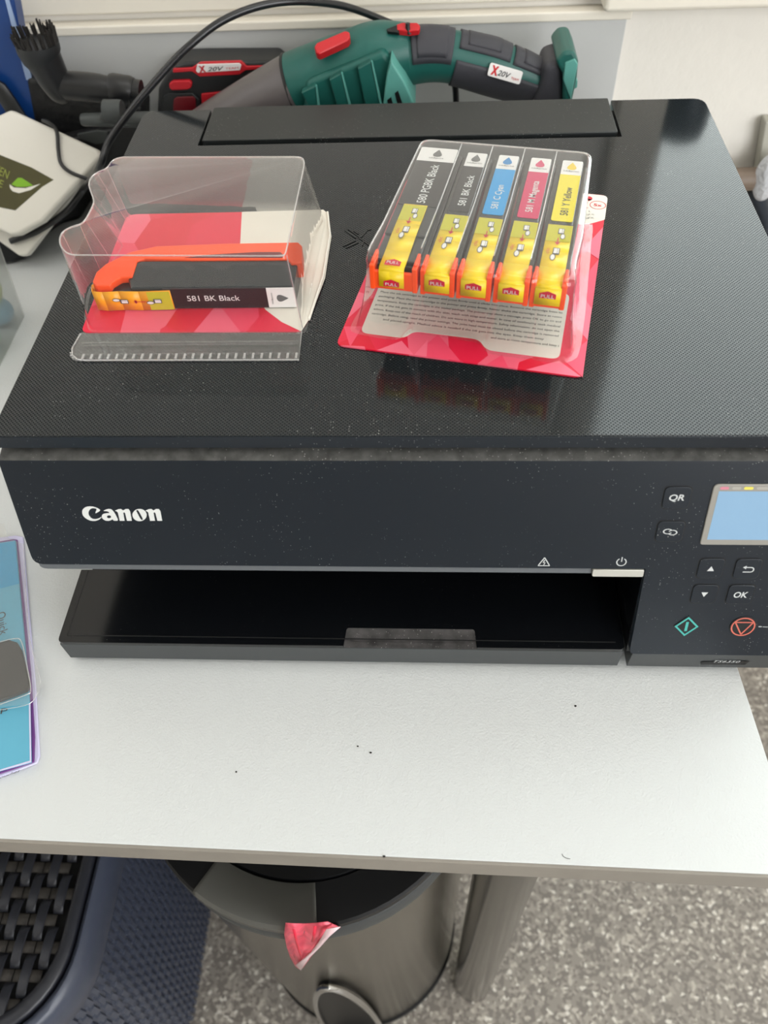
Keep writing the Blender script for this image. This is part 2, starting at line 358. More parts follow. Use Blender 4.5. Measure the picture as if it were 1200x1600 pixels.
# grey backboard behind the table with a painted capping strip
bz1 = AY(980, 30, 438).z; bz0 = AY(0, 47, 438).z
bb = MB(); xr = AY(980, 30, 438).x
bb.prism([(-1295, 438, -40), (xr, 438, -40), (xr, 438, bz1), (-1295, 438, bz1 - 1)], (0, 11.5, 0))
bbo = put('backboard', bb, 'board_grey', None, bevel=.8); bbo['kind'] = 'structure'
bbo.name = 'trim_3'
struct('trim_4', MB().prism([(-1290, 436, bz1 - .6), (xr + 3, 436, bz1), (xr + 3, 436, bz1 + 7), (-1290, 436, bz1 + 6.5)], (0, 13.5, 0)), 'trim_paint', bevel=1.5)
struct('trim_5', MB().box(-1290, 343, 443, 449.5, bz1 + 12, bz1 + 60), 'trim_paint', bevel=2)
struct('baseboard_back', MB().box(-1290, 2090, 436, 449, FZ, FZ + 100), 'trim_paint', bevel=3)

# ================================================================ table
def ty(x): return -131.2 - .0175 * (x + 9.3)
def tx(y): return 356 - .0542 * (y + 35.4)
cx = 361.6; tb = thing('desk', (-100, 150, FZ), 'white desk with a grainy top and taupe edge standing on a steel tube leg', 'desk')
outl = [(-720, ty(-720)), (cx, ty(cx)), (tx(434), 434), (-720, 434)]
put('desktop', MB().prism([(x, y + (.0 if i > 1 else .6), -17.6) for i, (x, y) in enumerate(outl)], (0, 0, 17.6)), 'white_laminate', tb, bevel=.5)
eb = MB().prism([(-720, ty(-720) - .9, -18), (cx + .9, ty(cx) - .9, -18), (cx + .9, ty(cx) + .7, -18), (-720, ty(-720) + .7, -18)], (0, 0, 17.6))
put('edge_band', eb, 'edge_band', tb, bevel=.4)
def leg(x, y, dx=0):
    lo = put('leg', MB().lathe([(22.5, 0), (22.8, 30), (22.5, 60), (22.5, -FZ - 18)], (x, y, FZ), 40), 'steel_leg', tb)
    return lo
leg(250, -80); leg(-640, -60); leg(-640, 380); leg(270, 380)

# ================================================================ printer
pr = thing('printer', (186, 150, 0), 'black all-in-one inkjet printer with a ribbed flat lid on the white desk', 'printer')
bd = MB()
bd.box(1, 371, 60, 300, 3, 126); bd.box(1, 371, 1, 60, 72, 126); bd.prism([(298, -10, 72), (298, -31, 3), (298, 60, 3), (298, 60, 72)], (73, 0, 0)); bd.box(1, 297, 8, 60, 3, 15)
bd.box(10, 40, 20, 40, 0, 3); bd.box(330, 360, 20, 40, 0, 3); bd.box(10, 40, 260, 280, 0, 3); bd.box(330, 360, 260, 280, 0, 3)
put('body', bd, 'black_deep', pr, bevel=.6)
put('seam_band', MB().box(4, 368, 4.5, 299, 125.5, 132), 'black_deep', pr)
put('top_ledge', MB().prism([(.5, 4.5, 129.6), (.5, -2.6, 128.0), (.5, -3.8, 127.0), (.5, 4.5, 121)], (371, 0, 0)), 'ledge_dusty', pr, bevel=.5)
# fascia (L shaped, sloping)
fo = rpoly([(0, 0, .6), (372, 0, .6), (372, 113.8, .6), (296.2, 113.8, 3), (295.6, 110, 1), (295.4, 59, .3), (0, 59, 5)], 1)
put('control_panel', MB().prism([PP(u, w) for u, w in fo], -PN * 5), 'panel_black', pr, bevel=.5)
fs = rpoly([(2, 57), (270.8, 57), (270.8, 62.6), (2, 62.6, 4)], .3)
put('trim_strip', MB().prism([PP(u, w, -1.0) for u, w in fs], -PN * 3), 'strip_grey', pr, bevel=.3)
put('power_button', MB().prism([PP(u, w, .5) for u, w in rrect(271.1, 294.9, 59.3, 63.4, .5, 2)], -PN * 4), 'silver_bar', pr, bevel=.3)
put('slot_wall', MB().prism([(295.2, -19, 70), (295.2, -34.5, 16), (295.2, 58, 16), (295.2, 58, 70)], (2, 0, 0)), 'black_gloss', pr)
put('slot_roof', MB().box(1, 296, -14, 60, 66.5, 71), 'black_deep', pr)
put('slot_back', MB().box(1, 296, 56, 60.5, 15, 71), 'black_gloss', pr)
put('name_strip', MB().prism([(297.6, -37.2, 18.2), (297.6, -36.4, 3.0), (297.6, 0, 3.0), (297.6, 0, 18.2)], (73.8, 0, 0)), 'tray_grey', pr, bevel=.4)
nm = MB().flat([AY(1097, 1034.4, -37.3), AY(1172, 1033, -37.3), AY(1164, 1038.8, -37.2), AY(1094, 1038.4, -37.2)])
put('name_recess', nm, 'black_deep', pr)
text('model_name', 'TS6350', 13, AY(1136, 1033.5, -37.5), (1, 0, 0), (0, .05, 1), 'icon_grey', pr, height=2.0, shear=.35, spacing=1.1, lift=.1)
# lid with the cut-out for the rear feed cover
lo = rpoly([(0, 0, 1), (372, 0, 1), (372, 304.7, 9), (312, 304.7, 1), (312, 256, 1), (45.8, 256, 1), (45.8, 304.7, 1), (0, 304.7, 9)], 1, 5)
put('lid', MB().prism([(x, y, 132) for x, y in lo], (0, 0, 7)), 'lid_weave', pr, bevel=.5)
put('lid_lip', MB().prism([(.2, -.35, 131.9), (371.8, -.35, 131.9), (371.8, .4, 131.9), (.2, .4, 131.9)], (0, 0, 6.6)), 'panel_black', pr)
put('slot_floor', MB().box(44, 314, 254, 303, 128, 133), 'black_deep', pr)
put('rear_feed_cover', MB().prism([(x, y, 133.5) for x, y in rpoly([(47.6, 260.2, 1.5), (310.2, 260.2, 1.5), (310.2, 306, 1), (47.6, 306, 1)], 1)], (0, 0, 6.4)), 'cover_black', pr, bevel=.6)
mk = MB()
for a, b in (((539, 360), (556, 372)), ((544, 358), (562, 371)), ((553, 361), (560, 366)), ((536, 385), (556, 376)), ((540, 388), (560, 379)), ((561, 372), (582, 387)), ((564, 371), (574, 360)), ((568, 378), (566, 384)), ((575, 360), (580, 358))):
    P, Q = AZ(*a, 139.1), AZ(*b, 139.1); d = (Q - P).normalized(); n = Vector((-d.y, d.x, 0)) * .35; mk.prism([P - n, Q - n, Q + n, P + n], (0, 0, .25))
put('lid_mark', mk, 'black_gloss', pr)
# buttons
def button(name, u0, u1, w0, w1, r=2.2):
    put('button_gap', MB().prism([PP(u, w, -.5) for u, w in rrect(u0 - .35, u1 + .35, w0 - .35, w1 + .35, r)], PN * .56), 'black_deep', pr)
    return put(name, MB().prism([PP(u, w, -.5) for u, w in rrect(u0 + .1, u1 - .1, w0 + .1, w1 - .1, r)], PN * 1.1), 'panel_black', pr, bevel=.3)
def wz(z): return (127.1 - z) / CS
PV = Vector((0, SN, CS)); PU = Vector((1, 0, 0))
b = button('button', 296.8, 308.6, wz(114.8), wz(103.7)); text('symbol', 'QR', 6.6, PP(302.6, wz(109.3)), PU, PV, 'icon_grey', b, height=3.9, shear=.15, bold=.02, lift=.7)
b = button('button', 296.8, 309.0, wz(97.3), wz(86.4)); fnp = lambda x, y, l: PP(302.9 + x, wz(91.8) - y, .6 + l)
shape2d('symbol', ring2d((-1.1, .3), 1.25, 1.75, 20, 330, sx=1.25, sy=.85) + ring2d((1.1, -.3), 1.25, 1.75, 200, 510, sx=1.25, sy=.85), fnp, 'icon_grey', b)
b = button('button', 319.3, 331.0, wz(77.4), wz(66.2)); shape2d('symbol', [[(-1.6, -1.3), (1.6, -1.3), (0, 1.5)]], lambda x, y, l: PP(325.2 + x, wz(71.8) - y, .6 + l), 'icon_grey', b)
b = button('button', 336.0, 348.0, wz(77.4), wz(66.2)); fnp = lambda x, y, l: PP(342.2 + x, wz(71.8) - y, .6 + l)
shape2d('symbol', [line2d((-1.6, 1.0), (1.2, 1.0), .55), line2d((-2.1, -1.7), (1.2, -1.7), .55), [(-2.6, 1.0), (-1.0, 2.1), (-1.0, -.1)]] + ring2d((1.2, -.35), 1.08, 1.62, -90, 90), fnp, 'icon_grey', b)
b = button('button', 319.3, 331.2, wz(62.5), wz(51.5)); shape2d('symbol', [[(-1.6, 1.3), (1.6, 1.3), (0, -1.5)]], lambda x, y, l: PP(325.2 + x, wz(57.0) - y, .6 + l), 'icon_grey', b)
b = button('button', 336.0, 348.2, wz(62.6), wz(51.3)); text('symbol', 'OK', 6.4, PP(342.2, wz(57)), PU, PV, 'icon_grey', b, height=3.6, shear=.15, bold=.02, lift=.7)
# start and stop buttons
cst = (320.7, wz(37.2)); dm = [(-6.4, 0), (0, -7), (6.4, 0), (0, 7)]
sb = put('start_button', MB().prism([PP(cst[0] + x, cst[1] + y, -.3) for x, y in dm], PN * .7), 'black_deep', pr, bevel=.2)
sh = [[(-5.8, 0), (0, -6.3), (0, -5.0), (-4.6, 0)], [(5.8, 0), (4.6, 0), (0, -5.0), (0, -6.3)], [(-5.8, 0), (-4.6, 0), (0, 5.0), (0, 6.3)], [(5.8, 0), (0, 6.3), (0, 5.0), (4.6, 0)], line2d((0, -3), (0, 3), 1.3)]
shape2d('symbol', sh, lambda x, y, l: PP(cst[0] + x, cst[1] + y, .4 + l), 'start_green', sb)
csp = (347.9, wz(37.4))
sb = put('stop_button', MB().prism([PP(csp[0] + x, csp[1] + y, -.3) for x, y in disc2d((0, 0), 6.4, 6.6, 32)], PN * .7), 'black_deep', pr, bevel=.2)
tri = [(-4.3, -2.9), (4.3, -2.9), (0, 4.9)]
shape2d('symbol', ring2d((0, 0), 5.1, 5.8, sy=1.03) + [line2d(tri[i], tri[(i + 1) % 3], .7) for i in range(3)], lambda x, y, l: PP(csp[0] + x, csp[1] + y, .4 + l), 'stop_red', sb)
# printed symbols
fnp = lambda x, y, l: PP(247.9 + x, wz(74.7) + y, l)
ta = [(-2.7, 2.4), (2.7, 2.4), (0, -2.4)]
shape2d('alarm_symbol', [line2d(ta[i], ta[(i + 1) % 3], .5) for i in range(3)] + [line2d((.2, -1), (-.5, .6), .5), line2d((-.5, .6), (.5, .5), .4), line2d((.5, .5), (-.1, 2), .4)], fnp, 'icon_grey', pr)
shape2d('power_symbol', ring2d((0, 0), 1.9, 2.4, -60, 240) + [line2d((0, -2.9), (0, -.2), .5)], lambda x, y, l: PP(283.7 + x, wz(74.8) + y, l), 'icon_grey', pr)
shape2d('panel_mark', [line2d((0, 0), (1.5, 0), .5), line2d((2, .1), (4.5, .1), .35)], lambda x, y, l: PP(355.5 + x, wz(37.3) + y, l), 'icon_grey', pr)
# display
bz = put('display_bezel', MB().prism([PP(u, w, -.2) for u, w in rpoly([(317.4, wz(116.2), 2.5), (354, wz(116.2), 2.5), (354, wz(85), 1.5), (317.4, wz(85), 1.5)], 1)], PN * 1.0), 'bezel', pr, bevel=.5)
put('screen', MB().flat([PP(u, w, .86) for u, w in ((320.0, wz(112.9)), (348.2, wz(112.9)), (348.2, wz(88)), (320.0, wz(88)))]), 'screen_blue', bz, recalc=False)
for k_, (u, mname, wd_) in enumerate(((320.2, 'dash_pink', 3.8), (325.4, 'dash_grey', 3.8), (330.4, 'dash_yellow', 4.0), (335.8, 'dash_grey', 5.2), (342.6, 'dash_blue', 4.6))):
    put('ink_bar', MB().flat([PP(uu, ww, .87) for uu, ww in rrect(u, u + wd_, wz(115.1), wz(113.7), .6, 3)]), mname, bz, recalc=False)
# maker's name on the fascia, traced glyph by glyph
G = []
C_ = [(68,150),(75,120),(100,92),(140,76),(190,74),(240,84),(285,105),(312,128),(240,172),(248,140),(262,110),(225,98),(190,102),(165,122),(152,155),(158,190),(180,220),(210,238),(250,240),(290,230),(318,212),(324,220),(290,250),(240,266),(190,264),(140,246),(100,218),(78,190)]
def curve_fill(name, loops, fn, matn, parent):
    c = bpy.data.curves.new('c', 'CURVE'); c.dimensions = '2D'; c.fill_mode = 'FRONT'
    for lp in loops:
        sp_ = c.splines.new('POLY'); sp_.points.add(len(lp) - 1); sp_.use_cyclic_u = True
        for i, (x, y) in enumerate(lp): sp_.points[i].co = (x, -y, 0, 1)
    to = bpy.data.objects.new('c', c); COL.objects.link(to); me = bpy.data.meshes.new_from_object(to.evaluated_get(bpy.context.evaluated_depsgraph_get()))
    bpy.data.objects.remove(to); bpy.data.curves.remove(c)
    for q in me.vertices: q.co = W(fn(q.co.x, -q.co.y)) - ORG[parent]
    me.materials.clear(); me.name = name; return link_mesh(name, me, matn, parent)
def sm(pts, it=1):
    for _ in range(it):
        o = []
        for i in range(len(pts)):
            a, b = pts[i], pts[(i + 1) % len(pts)]; o += [(a[0] * .78 + b[0] * .22, a[1] * .78 + b[1] * .22), (a[0] * .22 + b[0] * .78, a[1] * .22 + b[1] * .78)]
        pts = o
    return pts
a_ = [(342,135),(375,118),(415,106),(450,112),(480,140),(510,190),(545,263),(480,263),(465,240),(450,255),(410,266),(365,258),(330,230),(325,195),(345,172),(390,163),(425,163),(415,145),(390,138)]
n_ = [(497,133),(540,112),(575,108),(598,124),(604,128),(640,108),(675,110),(695,140),(718,263),(655,263),(630,165),(618,152),(606,160),(624,263),(560,263),(535,155),(520,140)]
lg = lambda x, y: AP(120 + x / 8.333, 782 + y / 8.333, .1)
for lp in ([sm(C_)], [sm(a_), disc2d((420, 211), 27, 19)], [n_], [disc2d((818, 188), 93, 80, 36), sm([(776,126),(798,120),(862,238),(856,252),(836,250),(778,142)])], [(x + 395, y) for x, y in n_]):
    curve_fill('maker_letter', lp if isinstance(lp[0], list) else [lp], lg, 'print_white', pr)
# paper tray
trp = put('paper_tray', MB().prism([(-1.3, y, z) for y, z in ((-36.4, 3.2), (-37.0, 19.4), (9, 19.4), (9, 3.2))], (294.2, 0, 0)), 'tray_grey', pr, bevel=.5)
po = rpoly([(-1.5, -37.2, 3), (149.8, -37.2, .2), (150.9, -26.6, 1.5), (217.6, -26.6, 1.5), (218.4, -37.2, .2), (293.2, -37.2, 3), (293.2, 9, .5), (-1.5, 9, .5)], 1)
put('tray_cover', MB().prism([(x, y, 19.4) for x, y in po], (0, 0, 2.6)), 'black_gloss', trp, bevel=.35)
put('cover_groove', MB().box(2.5, 289, -33.3, -32.7, 22.02, 22.1).box(2.5, 3.1, -33.3, 8, 22.02, 22.1), 'black_deep', trp)
nt_ = MB()
nt_.add([(150.9, -26.6, 22), (217.6, -26.6, 22), (212, -34, 19.6), (157, -34, 19.6), (149.8, -37.2, 20.4), (218.4, -37.2, 20.4)], [(0, 1, 2, 3), (0, 3, 4), (1, 5, 2), (3, 2, 5, 4)])
put('finger_notch', nt_, 'notch_dust', trp)

# ================================================================ left blister (opened, one cartridge)
LZ = 139.0
cardL = MB(); out_ = rpoly([(22, 70, 4), (131, 69.4, 2), (134.5, 80, 3), (139.2, 112, 12), (139.5, 150, 12), (135, 176.5, 5), (19.5, 175.8, 6)], 2)
lc = thing('backing_card', (80, 120, LZ), 'red and white backing card under the clear box holding one black cartridge', 'card')
put('board', MB().prism([(x, y, LZ + .1) for x, y in out_], (0, 0, .6)), 'card_red', lc)
wh = [AZ(378, 331, LZ + .8)] + [Vector((x, y, LZ + .8)) for x, y in ((133, 177), (136, 173), (139.8, 150), (139.5, 112), (134.8, 80), (131.4, 69.3))] + [AZ(x, y, LZ + .8) for x, y in ((440, 503), (415, 484), (392, 450), (374, 405))]
put('white_print', MB().prism([q + Vector((0, 0, -.08)) for q in wh], (0, 0, .1)), 'card_white', lc)
cut_edge = MB().tube([Vector((134.3, 78, LZ + 1)), Vector((138.6, 112, LZ + 2.2)), Vector((139.0, 150, LZ + 2.2)), Vector((135.6, 174, LZ + 1))], .7, 6)
put('torn_edge', cut_edge, 'card_white', lc)

lb = thing('clear_blister_box', (80, 115, LZ), 'clear plastic blister box with a ribbed front lip, standing over one lone cartridge', 'packaging')
top = [AZ(x, y, 180.5) for x, y in ((443, 403), (448, 400), (478, 256), (473, 247), (190, 247), (176, 252), (168, 265), (152, 271), (142, 279), (138, 290), (147, 318), (134, 345), (126, 354), (110, 358), (97, 365), (92, 377), (95, 390), (108, 402))]
bas = [AZ(x, y, LZ + 1) for x, y in ((467, 518), (473, 514), (508, 345), (500, 330), (212, 330), (206, 334), (202, 340), (197, 345), (192, 352), (187, 362), (192, 385), (176, 410), (160, 430), (150, 440), (142, 455), (137, 480), (137, 505), (142, 517))]
def lerp_ring(a, b, t): return [p.lerp(q, t) for p, q in zip(a, b)]
def resamp(pts, per=4):
    o = []
    for i in range(len(pts)):
        p, q, r_, s_ = pts[i - 1], pts[i], pts[(i + 1) % len(pts)], pts[(i + 2) % len(pts)]
        long = (r_ - q).length > 30
        for j in range(per):
            t = j / per
            if long: o.append(q.lerp(r_, t)); continue
            o.append(.5 * ((2 * q) + (r_ - p) * t + (2 * p - 5 * q + 4 * r_ - s_) * t * t + (3 * q - p - 3 * r_ + s_) * t ** 3) if False else q.lerp(r_, t))
    return o
def chaikin(pts, it=2):
    for _ in range(it):
        o = []
        for i in range(len(pts)):
            a, b = pts[i], pts[(i + 1) % len(pts)]; L = (b - a).length; k_ = min(.25, 2.0 / max(L, .01)); o += [a.lerp(b, k_), a.lerp(b, 1 - k_)]
        pts = o
    return pts
topr = chaikin(top); basr = []
# the same subdivision weights on the base so the rings pair up
def chaikin2(pa, pb, it=2):
    for _ in range(it):
        oa, ob = [], []
        for i in range(len(pa)):
            a, b = pa[i], pa[(i + 1) % len(pa)]; c_, d_ = pb[i], pb[(i + 1) % len(pb)]; k_ = min(.25, 2.0 / max((b - a).length, .01))
            oa += [a.lerp(b, k_), a.lerp(b, 1 - k_)]; ob += [c_.lerp(d_, k_), c_.lerp(d_, 1 - k_)]
        pa, pb = oa, ob
    return pa, pb
topr, basr = chaikin2(top, bas)
cen = sum(topr, Vector()) / len(topr)
def inset(r_, d, dz): return [p + (Vector((cen.x, cen.y, p.z)) - p).normalized() * d + Vector((0, 0, dz)) for p in r_]
rings = [inset(basr, -2.2, -.7), basr] + [lerp_ring(basr, topr, t) for t in (.25, .5, .75, .96)] + [inset(topr, .5, .9), inset(topr, 1.6, 1.4)]
put('shell', MB().loft(rings, False, True), 'clear_plastic', lb, sharp=50)
rim = [inset(topr, .5, .8)]; rim = rim[0] + [rim[0][0], rim[0][1]]
put('rim_highlight', MB().tube(rim, .38, 6), 'edge_highlight', lb)  # thin milky bead added to draw the highlight along the rim
for i_ in (1, 6, 7, 9, 10, 11, 12, 14):
    put('side_crease', MB().tube([bas[i_], top[i_] + Vector((0, 0, .3))], .2 if i_ > 1 else .28, 5), 'edge_highlight', lb)
i0 = min(range(len(topr)), key=lambda i: (topr[i] - top[1]).length)
fl = rpoly([(20.6, 56, 7), (23, 48.8, 5), (132.6, 48.2, .5), (131.6, 69.6, .5), (22, 70.4, .5)], 3)
ff = MB().prism([(x, y, LZ + .15) for x, y in fl], (0, 0, .35)); put('front_lip', ff, 'clear_plastic', lb)
put('lip_step', MB().box(26, 131, 60, 60.8, LZ + .4, LZ + 2.2).box(24, 131.5, 53, 53.4, LZ + .4, LZ + 1.2), 'clear_plastic', lb)
er = MB().tube([Vector((x, y, LZ + .7)) for x, y in ((131.6, 69.6), (132.5, 48.6), (30, 49.2), (26, 49.8), (22.6, 53), (21, 58), (22, 69))], .4, 6)
for i in range(26):
    x = 28 + i * 4.1; er.box(x, x + 1.1, 49.2, 52.8, LZ + .5, LZ + 1.5)
for i in range(4):
    a = math.radians(190 + i * 22); er.box(27 + 5.5 * math.cos(a) - .4, 27 + 5.5 * math.cos(a) + .4, 55 + 5.5 * math.sin(a) - .4, 55 + 5.5 * math.sin(a) + .4, LZ + .5, LZ + 1.4)
put('ribbed_edge', er, 'edge_highlight', lb)

# drawing of a cartridge being opened, printed on tapes: fn maps (along, across) -> place
def picto(parent, fn, flip=1, scale=1.0):
    s_ = scale
    shape2d('picto_outline', [rrect(-1.7 * s_, 1.9 * s_, -1.2 * s_, 1.2 * s_, .4), disc2d((-3.2 * s_, .9 * s_ * flip), 1.75 * s_, 1.0 * s_)], lambda x, y, l: fn(x, y, l), 'print_dark', parent, lift=.05)
    shape2d('picto_fill', [rrect(-1.1 * s_, 1.6 * s_, -.9 * s_, .35 * s_, .3), rrect(-1.1 * s_, 1.6 * s_, .5 * s_, .95 * s_, .15), disc2d((-3.2 * s_, .9 * s_ * flip), 1.45 * s_, .75 * s_)], lambda x, y, l: fn(x, y, l), 'label_white', parent, lift=.09)
def drop(parent, fn, m_, s_=1.0):
    """fn(x, y, lift): y points to the tip"""
    pts = [(0, 2.3), (.9, 1.0), (1.75, -.3), (1.8, -1.2), (1.2, -1.8), (0, -2.05), (-1.2, -1.8), (-1.8, -1.2), (-1.75, -.3), (-.9, 1.0)]
    shape2d('drop_logo', [[(x * s_, y * s_) for x, y in pts]], fn, m_, parent, lift=.1)

# the lone cartridge
ca = thing('ink_cartridge', (80, 100, LZ + .8), 'black ink cartridge lying on its side in the clear box, orange cap and yellow tape', 'ink cartridge')
Z0, Z1 = LZ + 1.0, 152.0
put('tank', MB().prism([(46, 88.2, Z0), (127, 88.2, Z0), (127.2, 110.8, Z0), (44, 111.6, Z0), (41.5, 100, Z0)], (0, 0, Z1 - Z0)), 'ink_body', ca, bevel=1.2, seg=3)
put('outlet', MB().prism([(33, 89, Z0 + 2), (46, 89, Z0 + 2), (46, 100, Z0 + 2), (38, 99, Z0 + 2), (34, 95, Z0 + 2)], (0, 0, 7.5)), 'ink_body_dark', ca, bevel=.8)
og = [AZ(x, y, Z1 + 1) for x, y in ((150, 446), (144, 440), (150, 425), (165, 412), (204, 393), (245, 384), (350, 380), (466, 378), (472, 384), (472, 410), (455, 412), (449, 404), (300, 405), (225, 403), (214, 407), (206, 432), (188, 433), (175, 441), (172, 446))]
put('transport_cap', MB().prism([q - Vector((0, 0, 9)) for q in og], (0, 0, 9)), 'orange_plastic', ca, bevel=.7)
sl = [AZ(x, y, Z1 + 1.05) for x, y in ((288, 403), (330, 398), (400, 394), (438, 394), (444, 400), (440, 403))]
put('cap_slot', MB().prism(sl, (0, 0, .1)), 'tool_dark_red', ca)
put('side_label', MB().box(62, 126.8, 87.6, 88.4, Z0 + .2, Z1 - .4), 'label_maroon', ca)
lw = put('logo_label', MB().box(113.6, 127.4, 87.2, 87.7, Z0 + .5, Z1 - .2), 'label_white', ca)
drop(ca, lambda x, y, l: Vector((121 + y * 1.25, 87.2 - l, (Z0 + Z1) / 2 + x * 1.0)), 'drop_grey', 1.1)
text('logo_text', 'ink&print', 6.5, (116, 87.1, (Z0 + Z1) / 2), (0, 0, 1), (-1, 0, 0), 'print_dark', ca, height=1.1, lift=.08)
text('label_text', '581 BK Black', 26.5, (86.5, 87.5, (Z0 + Z1) / 2 + .2), (1, 0, 0), (0, 0, 1), 'print_white', ca, height=3.2, bold=.006)
tpth = [(27, 96), (25.2, 92), (26.6, 87.2), (32, 86.4), (40, 87.0), (50, 86.6), (65.8, 87.2)]
tpe = MB()
for (x0, y0), (x1, y1), m_ in zip(tpth, tpth[1:], range(9)): tpe.add([(x0, y0, Z0 + .1), (x1, y1, Z0 + .1), (x1, y1, Z1 - .8), (x0, y0, Z1 - .8)], [(0, 1, 2, 3)])
put('pull_tape', tpe, 'tape_orange', ca, solid=.25)
put('tape_end', MB().flat([(54, 86.3, Z0 + .3), (65.6, 86.6, Z0 + .3), (65.4, 86.6, Z1 - 1), (54, 86.3, Z1 - 1)]), 'tape_clear_yellow', ca)
picto(ca, lambda x, y, l: Vector((41.5 + x * 1.15, 86.2 - l, (Z0 + Z1) / 2 - .4 + y)), scale=1.0)
picto(ca, lambda x, y, l: Vector((58.5 + x * 1.15, 86.0 - l, (Z0 + Z1) / 2 - .2 + y)), flip=-1, scale=1.0)
shape2d('tape_arrow', [line2d((-1, 0), (4, 0), .35), [(-2.2, 0), (-.6, 1), (-.6, -1)], line2d((-1.3, -1), (-1.3, 1), .5)], lambda x, y, l: Vector((48.6 + x, 86.2 - l, (Z0 + Z1) / 2 - .6 + y)), 'pull_red', ca)

# ================================================================ right pack (five cartridges)
TH = math.radians(-11.7); OU = Vector((149.1, 58.9, 0))
def UV(u, v, z=LZ): return Vector((OU.x + u * math.cos(TH) - v * math.sin(TH), OU.y + u * math.sin(TH) + v * math.cos(TH), z))
DU = UV(1, 0, 0) - UV(0, 0, 0); DV = UV(0, 1, 0) - UV(0, 0, 0)
rc = thing('backing_card', UV(57, 77), 'larger red faceted backing card with a 5x tag under the multipack of cartridges', 'card')
put('board', MB().prism([UV(u, v, LZ + .1) for u, v in rpoly([(0, 0, 4), (115.4, 0, 4), (115.8, 154.6, 4), (0, 154.6, 4)], 4)], (0, 0, .7)), 'card_red', rc)
put('white_print', MB().prism([UV(u, v, LZ + .78) for u, v in rpoly([(70, 118, 2), (106.4, 122.6, 1), (116, 129.6, 1), (116, 154.3, 4), (70, 154.3, 2)], 2)], (0, 0, .1)), 'card_white', rc)
put('text_panel', MB().prism([UV(u, v, LZ + .78) for u, v in rpoly([(9, 11), (31, 11), (34, 17), (66, 17), (70, 10), (104, 10), (104, 60), (9, 60)], 4)], (0, 0, .1)), 'card_white', rc)
for k_, pl in enumerate((((0, 20), (0, 42), (8, 40)), ((0, 14), (7, 0), (9, 16)), ((20, 0), (38, 0), (30, 9)), ((38, 0), (46, 17), (60, 0)), ((38, 0), (44, 0), (42, 12)), ((72, 0), (82, 0), (78, 8)), ((90, 0), (115, 0), (104, 9)), ((106, 10), (115.5, 0), (115.5, 26)), ((106, 40), (115.5, 26), (115.5, 60), (107, 66)), ((106.5, 66), (115.6, 50), (115.6, 92)), ((107, 100), (115.6, 92), (115.6, 122)), ((90, 122), (106, 122.6), (106, 96)))):
    shape2d('facet_print', [pl], lambda x, y, l: UV(x, y, LZ + .83 + k_ * .012), ('facet_pink', 'facet_rose')[k_ % 2], rc)
text('count_mark', '5x', 4.6, UV(111.2, 143.4, LZ + .9), DU, DV, 'red_print', rc, height=2.8, bold=.02)
shape2d('count_ring', ring2d((111.2, 143.4), 4.1, 4.5, sy=.95), lambda x, y, l: UV(x, y, LZ + .9 + l), 'red_print', rc)
shape2d('heart_mark', [disc2d((105.6, 149.5), 2.1, 2.3), [(105.0, 145.5), (107.8, 149), (104, 149)]], lambda x, y, l: UV(x, y, LZ + .9 + l), 'red_print', rc)
for i, s_ in enumerate(('XL', 'MULTI', 'PACK')): text('tag_text', s_, (3.4, 5.2, 5.6)[i], UV(104.6, 136.4 - i * 3.2, LZ + .9), DU, DV, 'print_dark', rc, height=1.5, align='LEFT')
fine = ['Place the ink cartridge in the printer and press firmly until it clicks into place. Remove the cartridge from its', 'packaging. Place the new cartridge in the printer and press firmly. Never shake the cartridge. Store at room', 'temperature. Keep the cartridges in the sealed package. The printer may show a message, press OK to go on and', 'print. If the ink gets in contact with the skin, wash with soap and water. In case of swallowing seek medical', 'advice. Keep out of the reach of children. Do not store in high temperature. Safety information: do not open the', 'cartridge. Before using, read the printer settings. The print head must be closed before the cartridge is removed', 'and placed upright. Medical advice is needed if the ink gets into the eyes. Keep them away from direct sunlight', 'and store at room temperature and keep them away from direct sunlight. Use before date on the package.']
for i, s_ in enumerate(fine):
    text('fine_print', s_, 91, UV(56.5, 44 - i * 3.55 + (0), LZ + .92), DU, DV, 'text_ink', rc, height=2.0, lift=.03) if i < 6 else text('fine_print', s_[:40 if i == 7 else 90], 32 if i == 7 else 78, UV(87 if i == 7 else 56.5, 44 - i * 3.55, LZ + .92), DU, DV, 'text_ink', rc, height=2.0, lift=.03)

